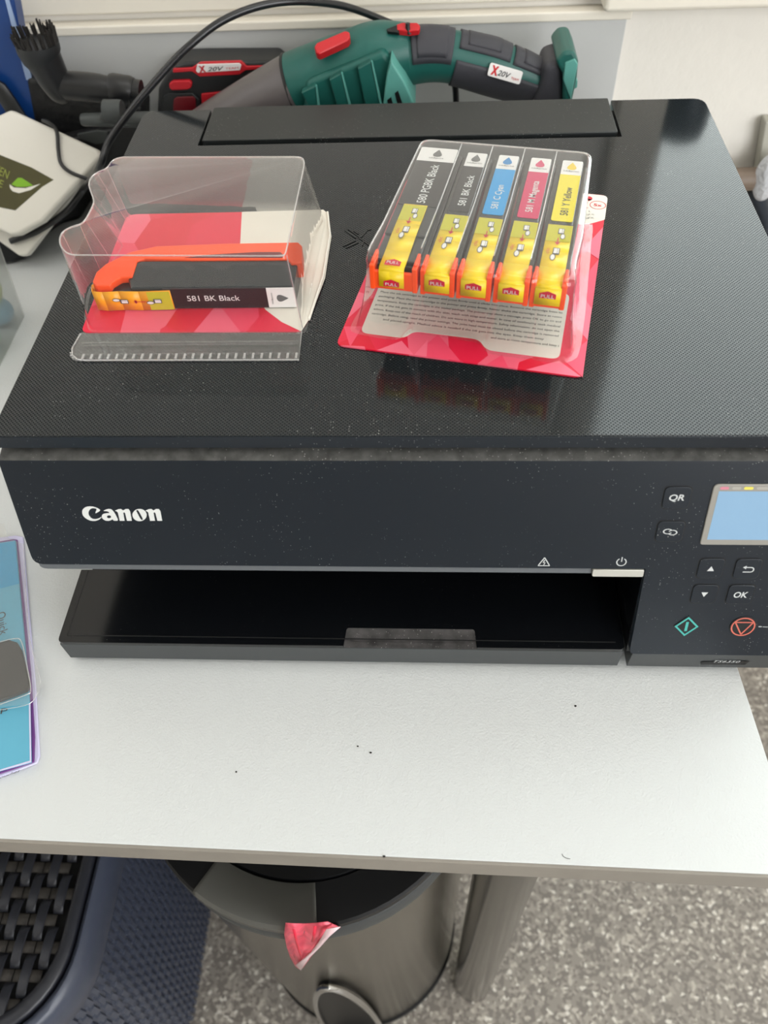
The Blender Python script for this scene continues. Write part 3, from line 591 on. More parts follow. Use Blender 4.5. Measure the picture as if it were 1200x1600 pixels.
def cartridge(u0, u1, name_, lm, dm_, label, tcol='print_white', wide=False):
    uc = (u0 + u1) / 2; c = thing('ink_cartridge', UV(uc, 65, 158), label, 'ink cartridge', 'five cartridges in the multipack')
    f = lambda x, y, z: UV(x, y, z)
    zt = 177.4; tw = (20, 31.4) if wide else (uc - 5.6, uc + 5.6)
    put('tank', MB().box(u0 - .2, u1 + .2, 18 if wide else 15, 46, 167.5, zt, f).box(u0 - .2, u1 + .2, 45, 117.4, 158, zt, f), 'ink_body', c, bevel=.9)
    if not wide: put('tank_side', MB().box(uc - 7.6, uc + 7.6, 16, 117, 166.5, zt - 2.2, f), 'ink_side', c, bevel=.6)
    else: put('tank_side', MB().box(u0 - .6, u1 + 2.2, 17, 117, 166.5, zt - 2.2, f), 'ink_side', c, bevel=.6)
    if wide: put('shoulder', MB().box(u0 - .2, u1 + .2, 37, 117.4, zt - .2, zt + .9, f), 'ink_body', c, bevel=.5)
    zl = zt + (1.0 if wide else .1)
    lb_ = rpoly([(u0 + .3, 61.5, 1.5), (u1 - .3, 61.5, 1.5), (u1 - .3, 116.9, 1), (u0 + .3, 116.9, 1)], 1)
    put('label', MB().prism([UV(u, v, zl) for u, v in lb_], (0, 0, .15)), lm, c)
    put('logo_label', MB().prism([UV(u, v, zl + .14) for u, v in rpoly([(u0 + .3, 103.3, .2), (u1 - .3, 103.3, .2), (u1 - .3, 116.9, 1), (u0 + .3, 116.9, 1)], 1)], (0, 0, .1)), 'label_white', c)
    drop(c, lambda x, y, l: UV(uc + x, 111.2 + y * 1.35, zl + .26 + l), dm_, 1.25)
    text('logo_text', 'ink&print', 7.6, UV(uc, 106.4, zl + .28), DU, DV, 'print_dark', c, height=1.7)
    w_ = 36 if wide else {'581 BK Black': 28, '581 C Cyan': 21.5, '581 M Magenta': 28, '581 Y Yellow': 25}[name_]
    text('label_text', name_, w_, UV(uc + (1 if wide else .4), (82 if wide else 66.5 + w_ / 2), zl + .18), DV, -DU, tcol, c, height=4.3 if wide else {'C': 4.5, 'M': 4.5}.get(name_[4], 3.7), bold=.008)
    t0, t1 = tw
    tp = MB(); vv = [(57.5, zl + .5), (45, zl + .5), (35.5 if wide else 36, zl + .45 if wide else zt + .6), (24, zt + .7), (12.0, zt + .3), (10.6, zt - 1), (10.3, 168.4)]
    if wide: vv[0] = (61.8, zl + .3)
    for (v0, a0), (v1, a1) in zip(vv, vv[1:]):
        sk = 0; tp.add([UV(t0, v0, a0), UV(t1, v0, a0), UV(t1, v1, a1), UV(t0, v1, a1)], [(0, 1, 2, 3)])
    put('pull_tape', tp, 'tape_yellow', c, solid=.2)
    v1_ = 60.5 if wide else 57
    put('tape_end', MB().flat([UV(t0 + .1, v1_, zl + .75), UV(t1 - .1, v1_, zl + .75), UV(t1 - .1, v1_ - 13, zl + .72), UV(t0 + .1, v1_ - 13, zl + .72)]), 'tape_clear_yellow', c)
    tc_ = (t0 + t1) / 2
    picto(c, lambda x, y, l: UV(tc_ + .8 + y, v1_ - 5 + x * 1.1, zl + .8 + l), scale=1.15)
    picto(c, lambda x, y, l: UV(tc_ + .2 + y, v1_ - 21 + x * 1.15, (zl if wide else zt) + .95 + l), flip=-1, scale=1.25)
    shape2d('tape_arrow', [line2d((0, 0), (0, 4), .45), [(0, -1.5), (1.3, .6), (-1.3, .6)]], lambda x, y, l: UV(tc_ + x, v1_ - 14.6 + y, zl + .95 + l), 'pull_red', c)
    text('tape_text', 'clic', 4.2, UV(t0 + 2, v1_ - 21.5, zt + (1.2 if wide else .9)), DV, -DU, 'pull_red', c, height=1.6, lift=.4)
    pu = [(-3.6, -1.6), (3.6, -1.6), (3.6, .9), (0, 2.1), (-3.6, .9)]
    if wide: pf = lambda x, y, l: UV(tc_ + x * 1.0, 14.5 + y * 1.3, zt + .95 + l); 
    else: pf = lambda x, y, l: UV(tc_ + x, 10.2 - l, 173.6 + y)
    shape2d('pull_print', [pu], pf, 'pull_red', c, lift=.12)
    if wide:
        text('pull_text', 'PULL', 5.6, UV(tc_, 14.4, zt + 1.15), DU, DV, 'print_white', c, height=2.0)
        shape2d('pull_print', [pu], lambda x, y, l: UV(tc_ + x, 10.2 - l, 170.5 + y), 'pull_red', c, lift=.12)
        text('pull_text', 'PULL', 5.4, UV(tc_, 10.0, 170.2), DU, (0, 0, 1), 'print_white', c, height=1.5, lift=.12)
    else: text('pull_text', 'PULL', 5.6, UV(tc_, 10.0, 173.2), DU, (0, 0, 1), 'print_white', c, height=1.7, lift=.12)
    e_ = (u0 - 1.0 if wide else uc - 7.7), (u1 + 1.0 if wide else uc + 7.7)
    cp = MB().box(e_[0] + 1, e_[1] - 1, 11.0, 13.0, 166.5, 175.6, f)
    cp.box(e_[0] + 1, e_[1] - 1, 12.8, 17, 166.5, 168.5, f)
    for s0, s1 in ((e_[0], e_[0] + 2.4), (e_[1] - 2.4, e_[1])):
        cp.box(s0, s1, 10.8, 19.5, 166.0, 178.6, f); cp.box(s0 + .4, s1 - .4, 13, 22, 176.5, 179.6, f)
    put('transport_cap', cp, 'orange_plastic', c, bevel=.55)
    return c
cartridge(16.5, 36.3, '580 PGBK Black', 'label_black', 'drop_grey', 'widest black cartridge, at the left end of the five-pack, labelled 580 PGBK Black', wide=True)
cartridge(41.0, 51.6, '581 BK Black', 'label_black', 'drop_grey', 'narrow black cartridge in the five-pack, between the wide black and the cyan one')
cartridge(57.2, 67.8, '581 C Cyan', 'label_cyan', 'drop_cyan', 'ink cartridge with a bright blue label, in the middle of the five-pack')
cartridge(73.6, 84.2, '581 M Magenta', 'label_magenta', 'drop_magenta', 'ink cartridge with a magenta label, between the cyan and the yellow one')
cartridge(89.4, 100.0, '581 Y Yellow', 'label_yellow', 'drop_yellow', 'ink cartridge with a yellow label, at the right end of the five-pack', tcol='label_black')

rs = thing('clear_blister_shell', UV(57, 65), 'clear moulded blister shell sealed on the red card over five cartridges', 'packaging')
ptop = [(14.5, 12), (38, 8.6), (40, 10.6), (42, 8.4), (71, 8), (73, 9.8), (75, 8), (88, 7.6), (90, 9.8), (92, 7.6), (103.5, 8.0), (106.0, 12), (104.5, 22), (105.6, 45), (103.6, 114), (101, 118.6), (20, 118.8), (16.4, 116), (15.0, 60), (14.6, 40), (13.4, 22), (13.4, 15)]
pbot = [(8, 11), (29, 9.6), (33, 16), (36, 17.2), (64, 17.2), (67.5, 15), (70, 9.6), (88, 8.8), (90, 10), (92, 8.4), (104, 8.4), (110, 13), (110.5, 24), (110.5, 45), (109, 122), (104, 126.5), (14, 126.5), (9, 122), (8.5, 60), (8, 40), (6, 22), (5.4, 14)]
pt = [UV(u, v, 180.4) for u, v in ptop]; pb = [UV(u, v, LZ + 1.2) for u, v in pbot]
pt, pb = chaikin2(pt, pb, 2); cen = sum(pt, Vector()) / len(pt)
mid = [p.lerp(q, .5) for p, q in zip(pb, pt)]
rings = [inset(pb, -2.5, -.3), pb] + [lerp_ring(pb, pt, t) for t in (.12, .3, .5, .7, .9, .97)] + [inset(pt, .5, 1.2), inset(pt, 1.5, 2.0), inset(pt, 3.2, 2.2)]
# walls steepen upwards like the vacuum-formed shell
for i, t in ((2, .12), (3, .3), (4, .5), (5, .7), (6, .9)):
    k_ = 1 - (1 - t) ** 1.8; rings[i] = [Vector((p.x + (q.x - p.x) * k_, p.y + (q.y - p.y) * k_, p.z + (q.z - p.z) * t)) for p, q in zip(pb, pt)]
put('shell', MB().loft(rings, False, True), 'clear_plastic', rs, sharp=60)
rr_ = inset(pt, .7, 1.5); i_ = [i for i, q in enumerate(rr_) if (q - OU).dot(DV) > 16]; put('rim_highlight', MB().tube([rr_[i] for i in i_], .4, 6), 'edge_highlight', rs)  # milky bead as painted rim highlight, back and sides only
gr = MB()
for ug in (36.9, 52.9, 69.2, 85.1):
    gr.tube([UV(ug, 22, 182.3), UV(ug + .8, 60, 182.4), UV(ug + 1.0, 116, 182.4)], .35, 5)
put('top_crease', gr, 'edge_highlight', rs)

# ================================================================ handheld vacuum cleaner behind the printer
YV = 374
va = thing('handheld_vacuum', (AY(600, 160, YV).x, YV, 0), 'dark green handheld vacuum cleaner with black grips lying behind the printer', 'vacuum cleaner')
def prof(pts, y=YV):
    """(px, py, half-width px) along the centre line -> path, radii in mm"""
    P = [AY(a, b, y) for a, b, _ in pts]; r_ = [(AY(a, b, y) - AY(a + 1, b, y)).length * w for a, b, w in pts]; return P, r_
def dense(pts, n=4):
    o = []
    for i in range(len(pts) - 1):
        p, q, r_, s_ = (Vector(pts[max(i - 1, 0)]), Vector(pts[i]), Vector(pts[i + 1]), Vector(pts[min(i + 2, len(pts) - 1)]))
        for j in range(n):
            t = j / n; o.append(tuple(.5 * ((2 * q) + (r_ - p) * t + (2 * p - 5 * q + 4 * r_ - s_) * t * t + (3 * q - p - 3 * r_ + s_) * t ** 3)))
    o.append(tuple(pts[-1])); return o
P, r_ = prof(dense([(250, 245, 24), (330, 198, 33), (400, 165, 42), (464, 136, 49)]))
put('dust_chamber', MB().tube(P, r_, 28, side=(0, -1, 0), flat=1.05), 'vac_grey', va)
P, r_ = prof(dense([(462, 137, 50), (500, 122, 50), (545, 105, 50), (592, 88, 49), (622, 81, 42), (640, 79, 37)]))
put('motor_housing', MB().tube(P, r_, 32, side=(0, -1, 0), flat=.98), 'vac_green', va)
P, r_ = prof([(459, 138.5, 51), (463, 137, 51)]); put('seam_ring', MB().tube(P, r_, 28, side=(0, -1, 0), flat=1.0), 'black_deep', va)
# lower housing and vent foot
lowp = [AY(x, y, YV - 26) for x, y in ((478, 128), (600, 80), (628, 118), (655, 240), (520, 262), (470, 200))]
put('lower_housing', MB().prism(lowp, (0, 52, 0)), 'vac_green', va, bevel=4, seg=3)
for k_, (xa, ya, xb, xc) in enumerate(((485, 142, 470, 497), (525, 122, 514, 546), (572, 104, 558, 595))):
    pg = [AY(x, y, YV - 31) for x, y in ((xb, ya + 3), (xa + 8, ya - 8), (xc, 168), (xb + 14, 172))]
    put('housing_rib', MB().prism(pg, (0, 8, 0)), 'vac_green', va, bevel=1.2)
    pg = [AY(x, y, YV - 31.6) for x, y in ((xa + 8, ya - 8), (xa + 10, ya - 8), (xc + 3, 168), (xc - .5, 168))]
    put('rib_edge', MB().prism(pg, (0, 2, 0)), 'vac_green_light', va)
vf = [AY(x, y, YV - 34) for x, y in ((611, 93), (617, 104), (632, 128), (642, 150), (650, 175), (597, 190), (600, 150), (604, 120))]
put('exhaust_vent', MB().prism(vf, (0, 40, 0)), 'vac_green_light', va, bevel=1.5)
for pg in (((605, 157), (611, 152), (617, 175), (610, 176)), ((617, 146), (622, 142), (632, 172), (624, 174))):
    put('vent_slot', MB().prism([AY(x, y, YV - 34.5) for x, y in pg], (0, 3, 0)), 'black_deep', va)
# handle
HC = [(606, 88, 48), (628, 90, 42), (648, 88, 40), (672, 86, 39), (700, 88, 38), (730, 95, 38), (770, 106, 39), (810, 120, 36), (845, 132, 31), (868, 138, 27)]
P, r_ = prof(dense(HC)); put('handle', MB().tube(P, r_, 32, side=(0, -1, 0), flat=.82), 'vac_green', va)
def patch(name, t0, t1, a0, a1, off, m_, th=1.2, parent=va):
    n = len(P); i0, i1 = int(t0 * (n - 1)), int(t1 * (n - 1)); pp = P[i0:i1 + 1]; rr2 = [q + off for q in r_[i0:i1 + 1]]
    return put(name, MB().tube(pp, rr2, 12, side=(0, -1, 0), flat=.82, a0=math.radians(a0), a1=math.radians(a1)), m_, parent, solid=th)
P, r_ = prof(dense(HC, 8))
gu = patch('grip_pad', .22, .47, -150, -2, .6, 'vac_grip'); patch('grip_panel', .26, .44, -140, -14, 1.1, 'vac_grip', 1.0, gu)
gu = patch('grip_pad', .49, .71, -150, -38, .6, 'vac_grip'); patch('grip_panel', .53, .68, -140, -50, 1.2, 'vac_grip', 1.0, gu)
gu = patch('grip_pad', .73, .96, -150, -36, .6, 'vac_grip'); patch('grip_panel', .77, .92, -140, -48, 1.2, 'vac_grip', 1.0, gu)
gu = patch('grip_pad', .49, .97, -14, 80, .5, 'vac_grip')
# badge
_c = AY(789, 115, YV); bn0 = (_mm(CAM) - _c); bn0.x = 0; bn0.normalize(); bc = _c + (_mm(CAM) - _c).normalized() * 19.0; bu = (AY(813, 124, YV - 17) - AY(765, 110, YV - 17)).normalized(); bu = (bu - bn0 * bu.dot(bn0)).normalized(); bv = bn0.cross(bu); bn = bn0
bg_ = put('badge', MB().prism([bc + bu * x + bv * y for x, y in rpoly([(-12, -4.2), (12, -4.2), (12, 4.2), (-12, 4.2)], 1.6)], bn * 1.6), 'label_white', va, bevel=.3)
text('badge_text', 'X', 5.0, bc + bn * 1.7 - bu * 7.6, bu, bv, 'vac_red', bg_, height=6, bold=.06); text('badge_text', '20V', 9.5, bc + bn * 1.7 - bu * .6 - bv * .6, bu, bv, 'print_dark', bg_, height=3.6, shear=.3, bold=.02); text('badge_text', 'TEAM', 5.4, bc + bn * 1.7 + bu * 7.6 - bv * 1.6, bu, bv, 'vac_red', bg_, height=1.6)
# end of handle: flared battery foot
put('handle_neck', MB().prism([AY(x, y, YV - 17) for x, y in ((850, 101), (866, 97), (880, 92), (884, 170), (830, 165), (845, 130))], (0, 34, 0)), 'vac_grip', va, bevel=5, seg=3)
put('battery_foot', MB().prism([AY(x, y, YV - 22) for x, y in ((868, 96), (881, 81), (897, 80), (904, 97), (902, 122), (894, 160), (905, 230), (880, 235), (880, 118))], (0, 44, 0)), 'vac_green', va, bevel=2.5, seg=3)
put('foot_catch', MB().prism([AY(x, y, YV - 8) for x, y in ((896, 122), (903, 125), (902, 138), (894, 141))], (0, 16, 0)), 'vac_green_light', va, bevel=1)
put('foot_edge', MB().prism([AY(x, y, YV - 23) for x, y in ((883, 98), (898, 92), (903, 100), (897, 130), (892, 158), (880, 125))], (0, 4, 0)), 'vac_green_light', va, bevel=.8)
# red buttons
def onbody(px0, py0, pxc, pyc, rad, pts, h, name, m_, b=1.2):
    c0 = AY(pxc, pyc, YV); n0 = AY(px0, py0, YV) ; v_ = (_mm(CAM) - c0).normalized()
    off = (n0 - c0); off = off - v_ * off.dot(v_); k_ = math.sqrt(max(rad ** 2 - off.length_squared, 1)); Q = c0 + off + v_ * k_; nn = ((off + v_ * k_)); nn.x *= .5; nn.normalize()
    out = []
    for x, y in pts:
        d = ray(x, y) * 1000; o = _mm(CAM); t = (Q - o).dot(nn) / d.dot(nn); out.append(o + d * t)
    return put(name, MB().prism([q - nn * 2 for q in out], nn * (2 + h)), m_, va, bevel=b, seg=3)
onbody(520, 72, 524, 112, 28, ((492, 80), (496, 74), (540, 55), (547, 57), (548, 66), (545, 71), (500, 92), (495, 90)), 5.0, 'release_button', 'vac_red')
onbody(614, 46, 616, 84, 23, ((604, 46), (622, 39), (624, 52), (606, 50)), .5, 'switch_recess', 'black_deep', .3)
sw = onbody(637, 46, 637, 84, 21, ((619, 43), (628, 40), (652, 40), (657, 45), (655, 52), (640, 54), (620, 52)), 3.0, 'switch', 'vac_red')
put('switch_ridge', MB().tube([AY(x, y, YV - 12) for x, y in ((637, 36), (637, 43), (640, 53))], 1.6, 8), 'tool_black', va)

# ================================================================ red and black cordless tool
YT = 404
to_ = thing('cordless_tool', (AY(340, 150, YT).x, YT + 12, 0), 'black and red battery pack lying behind the grey nose of the vacuum', 'battery pack')
put('housing', MB().prism([AY(x, y, YT) for x, y in ((244, 205), (247, 140), (268, 104), (290, 98), (318, 97), (432, 96), (440, 104), (452, 112), (455, 215))], (0, 28, 0)), 'tool_black', to_, bevel=3, seg=3)
put('red_band', MB().prism([AY(x, y, YT - 1.6) for x, y in ((270, 108), (300, 106), (313, 98), (376, 96), (385, 104), (430, 103), (433, 108), (384, 110), (374, 117), (312, 120), (300, 112), (270, 114))], (0, 3, 0)), 'tool_red', to_, bevel=.6)
bg2 = put('badge', MB().prism([AY(x, y, YT - 2.4) for x, y in ((308, 101), (374, 99), (377, 102), (375, 110), (309, 114), (306, 111))], (0, 2, 0)), 'label_white', to_, bevel=.3)
bc = AY(341, 106.5, YT - 2.5); bu = (AY(375, 104, YT - 2.5) - AY(309, 107.5, YT - 2.5)).normalized(); bv = Vector((0, 0, 1))
text('badge_text', 'X', 5.2, bc - bu * 12.5, bu, bv, 'tool_red', bg2, height=4.8, bold=.05); text('badge_text', '20V', 13, bc - bu * 2.2 - bv * .4, bu, bv, 'print_dark', bg2, height=3.0, shear=.35, bold=.02); text('badge_text', 'TEAM', 10, bc + bu * 10.5 - bv * .5, bu, bv, 'tool_red', bg2, height=1.4)
put('release_button', MB().prism([AY(x, y, YT - 3) for x, y in ((264, 131), (270, 127), (296, 126), (300, 131), (298, 139), (292, 141), (268, 142), (264, 138))], (0, 6, 0)), 'tool_red', to_, bevel=1.2)
put('release_button', MB().prism([AY(x, y, YT - 3) for x, y in ((382, 128), (392, 124), (400, 130), (396, 138), (384, 138))], (0, 6, 0)), 'tool_red', to_, bevel=1.2)
put('grip_plate', MB().prism([AY(x, y, YT - 2) for x, y in ((254, 152), (262, 146), (300, 145), (312, 156), (312, 180), (252, 180))], (0, 4, 0)), 'tool_black', to_, bevel=1.2)
put('lens', MB().prism([AY(x, y, YT - 2.8) for x, y in ((271, 156), (276, 152), (302, 151), (306, 156), (306, 182), (270, 182))], (0, 3, 0)), 'tool_dark_red', to_, bevel=.8)
put('lens', MB().prism([AY(x, y, YT - 1.5) for x, y in ((314, 147), (345, 144), (348, 180), (316, 182))], (0, 3, 0)), 'tool_red', to_, bevel=.8)

# ================================================================ brush nozzle and its holder
YB = 385
hb = thing('nozzle_holder', (AY(140, 170, YB).x, YB, 0), 'black plastic holder block under the round brush nozzle', 'holder')
put('block', MB().prism([AY(x, y, YB + 12) for x, y in ((39, 122), (60, 122), (90, 150), (200, 158), (222, 170), (222, 300), (80, 300), (62, 240))], (0, 32, 0)), 'bag_black', hb, bevel=4)
put('base_block', MB().prism([AY(x, y, YB - 4) for x, y in ((85, 222), (150, 208), (225, 190), (226, 262), (100, 262))], (0, 16, 0)), 'bag_black', hb, bevel=3)
put('grey_plate', MB().prism([AY(x, y, YB - 6) for x, y in ((120, 210), (150, 205), (168, 207), (170, 222), (150, 226), (124, 217))], (0, 3, 0)), 'nozzle_grey', hb, bevel=.6)
nz = thing('brush_nozzle', (AY(80, 120, YB - 22).x, YB - 22, 60), 'dark vacuum brush nozzle with a ring of bristles pointing up at the back left', 'vacuum nozzle')
P, r_ = prof(dense([(66, 88, 28), (76, 108, 26), (88, 130, 23), (98, 148, 18), (104, 158, 9)]), YB - 22)
put('head', MB().tube(P, r_, 28, side=(0, -1, 0)), 'nozzle_black', nz)
P, r_ = prof(dense([(88, 132, 20), (120, 135, 21), (150, 138, 21), (178, 142, 19)]), YB - 22); put('neck', MB().tube(P, r_, 28, side=(0, -1, 0)), 'nozzle_black', nz)
P, r_ = prof([(175, 140, 22), (178, 140, 23), (204, 143, 22), (208, 144, 20)], YB - 22); put('collar', MB().tube(P, r_, 28, side=(0, -1, 0)), 'nozzle_black', nz)
P, r_ = prof([(206, 143, 18), (221, 145, 18), (221, 145, 14), (212, 144, 14)], YB - 22); put('socket', MB().tube(P, r_, 28, side=(0, -1, 0)), 'nozzle_black', nz)
P, r_ = prof([(57, 66, 33), (60, 76, 33), (66, 88, 31), (70, 94, 28)], YB - 22); put('brush_ring', MB().tube(P, r_, 32, side=(0, -1, 0)), 'tool_black', nz)
ax = (P[0] - P[2]).normalized(); e1 = Vector((0, -1, 0)); e1 = (e1 - ax * e1.dot(ax)).normalized(); e2 = ax.cross(e1); br = r_[0]
for i in range(18):
    a = 2 * math.pi * i / 18; q = P[0] + (e1 * math.cos(a) + e2 * math.sin(a)) * br * .86 - ax * 3; d = ax * (11 + rnd.uniform(-1.5, 1.5)) + (e1 * math.cos(a) + e2 * math.sin(a)) * 1
    tb_ = MB()
    for k_ in range(7):
        o_ = Vector((rnd.uniform(-1, 1), rnd.uniform(-1, 1), rnd.uniform(-1, 1))) * 1.1; tb_.tube([q + o_, q + d * .5 + o_ * 1.1, q + d + o_ * 1.5], [.8, .75, .5], 4)
    put('bristle_tuft', tb_, 'bristle', nz)
cn = thing('crevice_nozzle', (AY(185, 186, YB - 40).x, YB - 40, 20), 'grey flat crevice nozzle with a short collar under the brush nozzle', 'vacuum nozzle')
P, r_ = prof([(128, 187, 8), (131, 187, 9), (165, 187, 10), (250, 187, 12)], YB - 45); put('tube', MB().tube(P, r_, 18, side=(0, -1, 0), flat=1.1), 'nozzle_grey', cn)
P, r_ = prof([(161, 172, 15), (163, 173, 16), (186, 174, 17), (192, 174, 16)], YB - 48); put('collar', MB().tube(P, r_, 20, side=(0, -1, 0)), 'nozzle_grey', cn)

# ================================================================ cables
def cable(name, pts, r, label, zs_=None, m_='cable_black'):
    o = put(name, MB().tube([Vector(q) for q in dense([tuple(p) for p in pts], 8)], r, 10), m_); return tag(o, label, 'cable')
# ================================================================ things left of the printer
bl = thing('blue_folder', (AY(20, 120, 400).x, 405, 0), 'glossy blue folder with pale stripes standing at the far left', 'folder')
put('cover', MB().prism([AY(x, y, 400) for x, y in ((-60, -60), (12, -60), (22, 0), (38, 90), (60, 180), (75, 260), (-60, 260))], (0, 14, 0)), 'blue_board', bl, bevel=1)
put('stripe', MB().prism([AY(x, y, 399) for x, y in ((-1, -60), (5, -60), (14, 0), (28, 48), (50, 125), (41, 125), (20, 48), (8, 0))], (0, 1.5, 0)), 'blue_stripe', bl)
st = put('strap', MB().tube([AY(x, y, 394) for x, y in ((-20, 128), (0, 140), (14, 160), (30, 185), (45, 200))], 7, 10, side=(0, -1, 0), flat=.5), 'black_plastic'); tag(st, 'black strap crossing the foot of the blue folder', 'strap')

def slab(name, px, z0, z1, m_, parent=None, bevel=1.2):
    return put(name, MB().prism([AZ(x, y, z1) - Vector((0, 0, z1 - z0)) for x, y in px], (0, 0, z1 - z0)), m_, parent, bevel=bevel, seg=3)
def plane3(a, b, c):
    a, b, c = AZ(*a), AZ(*b), AZ(*c); n = (b - a).cross(c - a).normalized(); n = n if n.z > 0 else -n; return a, n
def OP(px, py, pl, h=0.0):
    d = ray(px, py) * 1000; o = _mm(CAM); t = (pl[0] - o).dot(pl[1]) / d.dot(pl[1]); return o + d * t + pl[1] * h
PA = plane3((28, 366, 36), (150, 232, 86), (16, 170, 106)); PB = (PA[0] - PA[1] * 15.5, PA[1])
p1 = thing('paper_pack', OP(60, 280, PA, -10), 'upper white paper pack printed with an olive leaf patch', 'paper pack')
put('pack', MB().prism([OP(x, y, PA, -9) for x, y in ((-60, 205), (16, 170), (150, 232), (158, 244), (116, 290), (66, 345), (28, 366), (16, 368), (-60, 330))], PA[1] * 9), 'paper_white', p1, bevel=3, seg=3)
f1 = lambda x, y, l: OP(x, y, PA, l)
shape2d('print_patch', [[(-60, 200), (0, 242), (50, 262), (84, 281), (66, 292), (24, 329), (0, 324), (-60, 300)]], f1, 'pack_olive', p1)
shape2d('leaf_print', [[(18, 288), (28, 278), (34, 278), (45, 285), (52, 290), (40, 292), (26, 292)]], f1, 'leaf_green', p1, lift=.2)
shape2d('leaf_print', [[(15, 288), (22, 293), (40, 294), (64, 287), (48, 297), (30, 302), (20, 299), (16, 294)]], f1, 'paper_white', p1, lift=.2)
tu = (OP(22, 281, PA) - OP(2, 271, PA)).normalized(); tv = PA[1].cross(tu)
text('pack_text', 'GREEN', 21, OP(-4, 265, PA, .2), tu, tv, 'pack_lime', p1, height=6.5, lift=.2); text('pack_text', 'LIFE', 13, OP(-6, 283, PA, .2), tu, tv, 'pack_lime', p1, height=5.5, lift=.2)
p2 = thing('paper_pack', OP(70, 340, PB, -8), 'lower white paper pack, mostly hidden beneath the leaf printed one', 'paper pack')
put('pack', MB().prism([OP(x, y, PB, -7) for x, y in ((-40, 300), (100, 225), (150, 233), (160, 244), (100, 322), (42, 398), (30, 400), (-40, 350))], PB[1] * 7), 'paper_white', p2, bevel=2, seg=3)
bgp = put('black_pouch', MB().prism([AZ(x, y, .2) for x, y in ((-30, 420), (25, 413), (45, 407), (66, 378), (100, 352), (128, 345), (150, 310), (178, 268), (176, 250), (120, 250), (60, 260), (-30, 300))], (0, 0, 24)), 'bag_black', bevel=6, seg=4)
tag(bgp, 'soft black pouch lying under the paper packs beside the printer', 'pouch')

cable('power_cable', [OP(20, 378, PB, 3), OP(62, 362, PB, 3), OP(106, 332, PB, 3), OP(138, 296, PB, 6), AY(155, 262, 300), AY(170, 222, 308), AY(205, 172, 318), AY(262, 105, 332), AY(300, 68, 340), AY(345, 34, 350), AY(400, 11, 360), AY(460, 2, 372), AY(530, 8, 392), AY(585, 26, 405), AY(640, 52, 412), AY(690, 90, 412), AY(709, 125, 412), AY(713, 165, 410), AY(714, 200, 405)], 2.5, 'thick black cable arching over the vacuum from the paper packs')
cable('thin_cable', [OP(70, 190, PA, 3), OP(80, 194, PA, 4), OP(91, 206, PA, 2.5), OP(93, 235, PA, 1.8), OP(97, 256, PA, 1.8), OP(112, 270, PA, 1.8), OP(135, 279, PA, -3), OP(160, 290, PA, -8)], 1.5, 'thin black cable hanging in a loop over the white paper packs')

tubx = thing('frosted_tub', AZ(0, 500, 0), 'frosted plastic tub of pastel pieces at the left edge of the desk', 'storage tub')
A_ = AZ(44, 487, 0); Bx = A_.x
tp_ = [(Bx - 92, A_.y - 100), (Bx, A_.y - 92), (Bx - 1, A_.y), (Bx - 92, A_.y)]
r0 = [Vector((x, y, .4)) for x, y in rpoly(tp_, 8)]; r1 = [Vector((x, y, 78)) for x, y in rpoly([(x + (6 if x > Bx - 50 else -6), y + (4 if y < A_.y - 50 else -4) * -1) for x, y in tp_], 8)]
put('wall', MB().loft([r0, r1], True, False), 'frosted', tubx)
put('rim', MB().tube(r1 + r1[:2], 1.3, 8), 'frosted', tubx)
for (px_, py_, z), (a, b_, c_), m_, lb_ in (((0, 432, 34), (11, 16, 15), 'pastel_lime', 'pale lime piece inside the frosted tub, above the blue one'), ((6, 474, 12), (13, 12, 11), 'pastel_blue', 'pale blue piece low inside the frosted tub'),
        ((-8, 388, 56), (12, 9, 10), 'pastel_pink', 'pale pink piece at the far end of the frosted tub'), ((-6, 530, 11), (12, 15, 10), 'pastel_green', 'pale sea-green piece at the near end of the frosted tub')):
    cc = AZ(px_, py_, z); cc.x = min(cc.x, Bx - a - 2); cc.y = min(max(cc.y, A_.y - 92 + b_), A_.y - b_ - 3)
    bm_ = MB(); bm_.loft([[cc + Vector((a * math.sin(t) * math.cos(p_), b_ * math.sin(t) * math.sin(p_), -c_ * math.cos(t))) for p_ in [2 * math.pi * j / 14 for j in range(14)]] for t in [math.pi * (i + .5) / 8 for i in range(8)]])
    tag(put('pastel_piece', bm_, m_, sub=1), lb_, 'toy', 'pastel pieces in the tub')

# booklets and a clear pouch at the lower left
b0 = tag(slab('leaflet', ((-80, 1250), (0, 1214), (58, 1192), (62, 1180), (56, 1075), (36, 838), (24, 836), (-80, 850)), .2, 1.6, 'lilac_paper'), 'white leaflet at the bottom of the stack on the left edge', 'leaflet')
b0.parent = None
b1 = tag(slab('leaflet', ((-80, 1240), (0, 1208), (53, 1190), (54, 1150), (48, 1050), (33, 900), (27, 843), (20, 842), (-80, 860)), 1.8, 3.0, 'purple_paper', bevel=.3), 'purple edged leaflet under the teal one', 'leaflet')
b2 = thing('booklet', AZ(-20, 1020, 3.2), 'teal booklet with Quick written on it, on top of the leaflets', 'booklet')
slab('cover', ((-80, 1240), (0, 1203), (48, 1190), (46, 1100), (38, 1000), (30, 915), (24, 844), (-80, 860)), 3.2, 5.0, 'teal_paper', b2, bevel=.3)
shape2d('print_band', [[(-80, 860), (23.5, 846), (30, 912), (-80, 940)]], lambda x, y, l: AZ(x, y, 5.05 + l), 'blue_paper', b2)
shape2d('cover_edge', [[(45, 1100), (47.5, 1100), (49, 1191), (0, 1205), (0, 1202.5), (46.5, 1188.5)]], lambda x, y, l: AZ(x, y, 5.1 + l), 'lilac_paper', b2)
tu = (AZ(9, 1000, 5) - AZ(2, 948, 5)).normalized(); text('cover_text', 'Quick', 15.5, AZ(3, 974, 5.2), tu, Vector((-tu.y, tu.x, 0)), 'print_dark', b2, height=5.4, lift=.1)
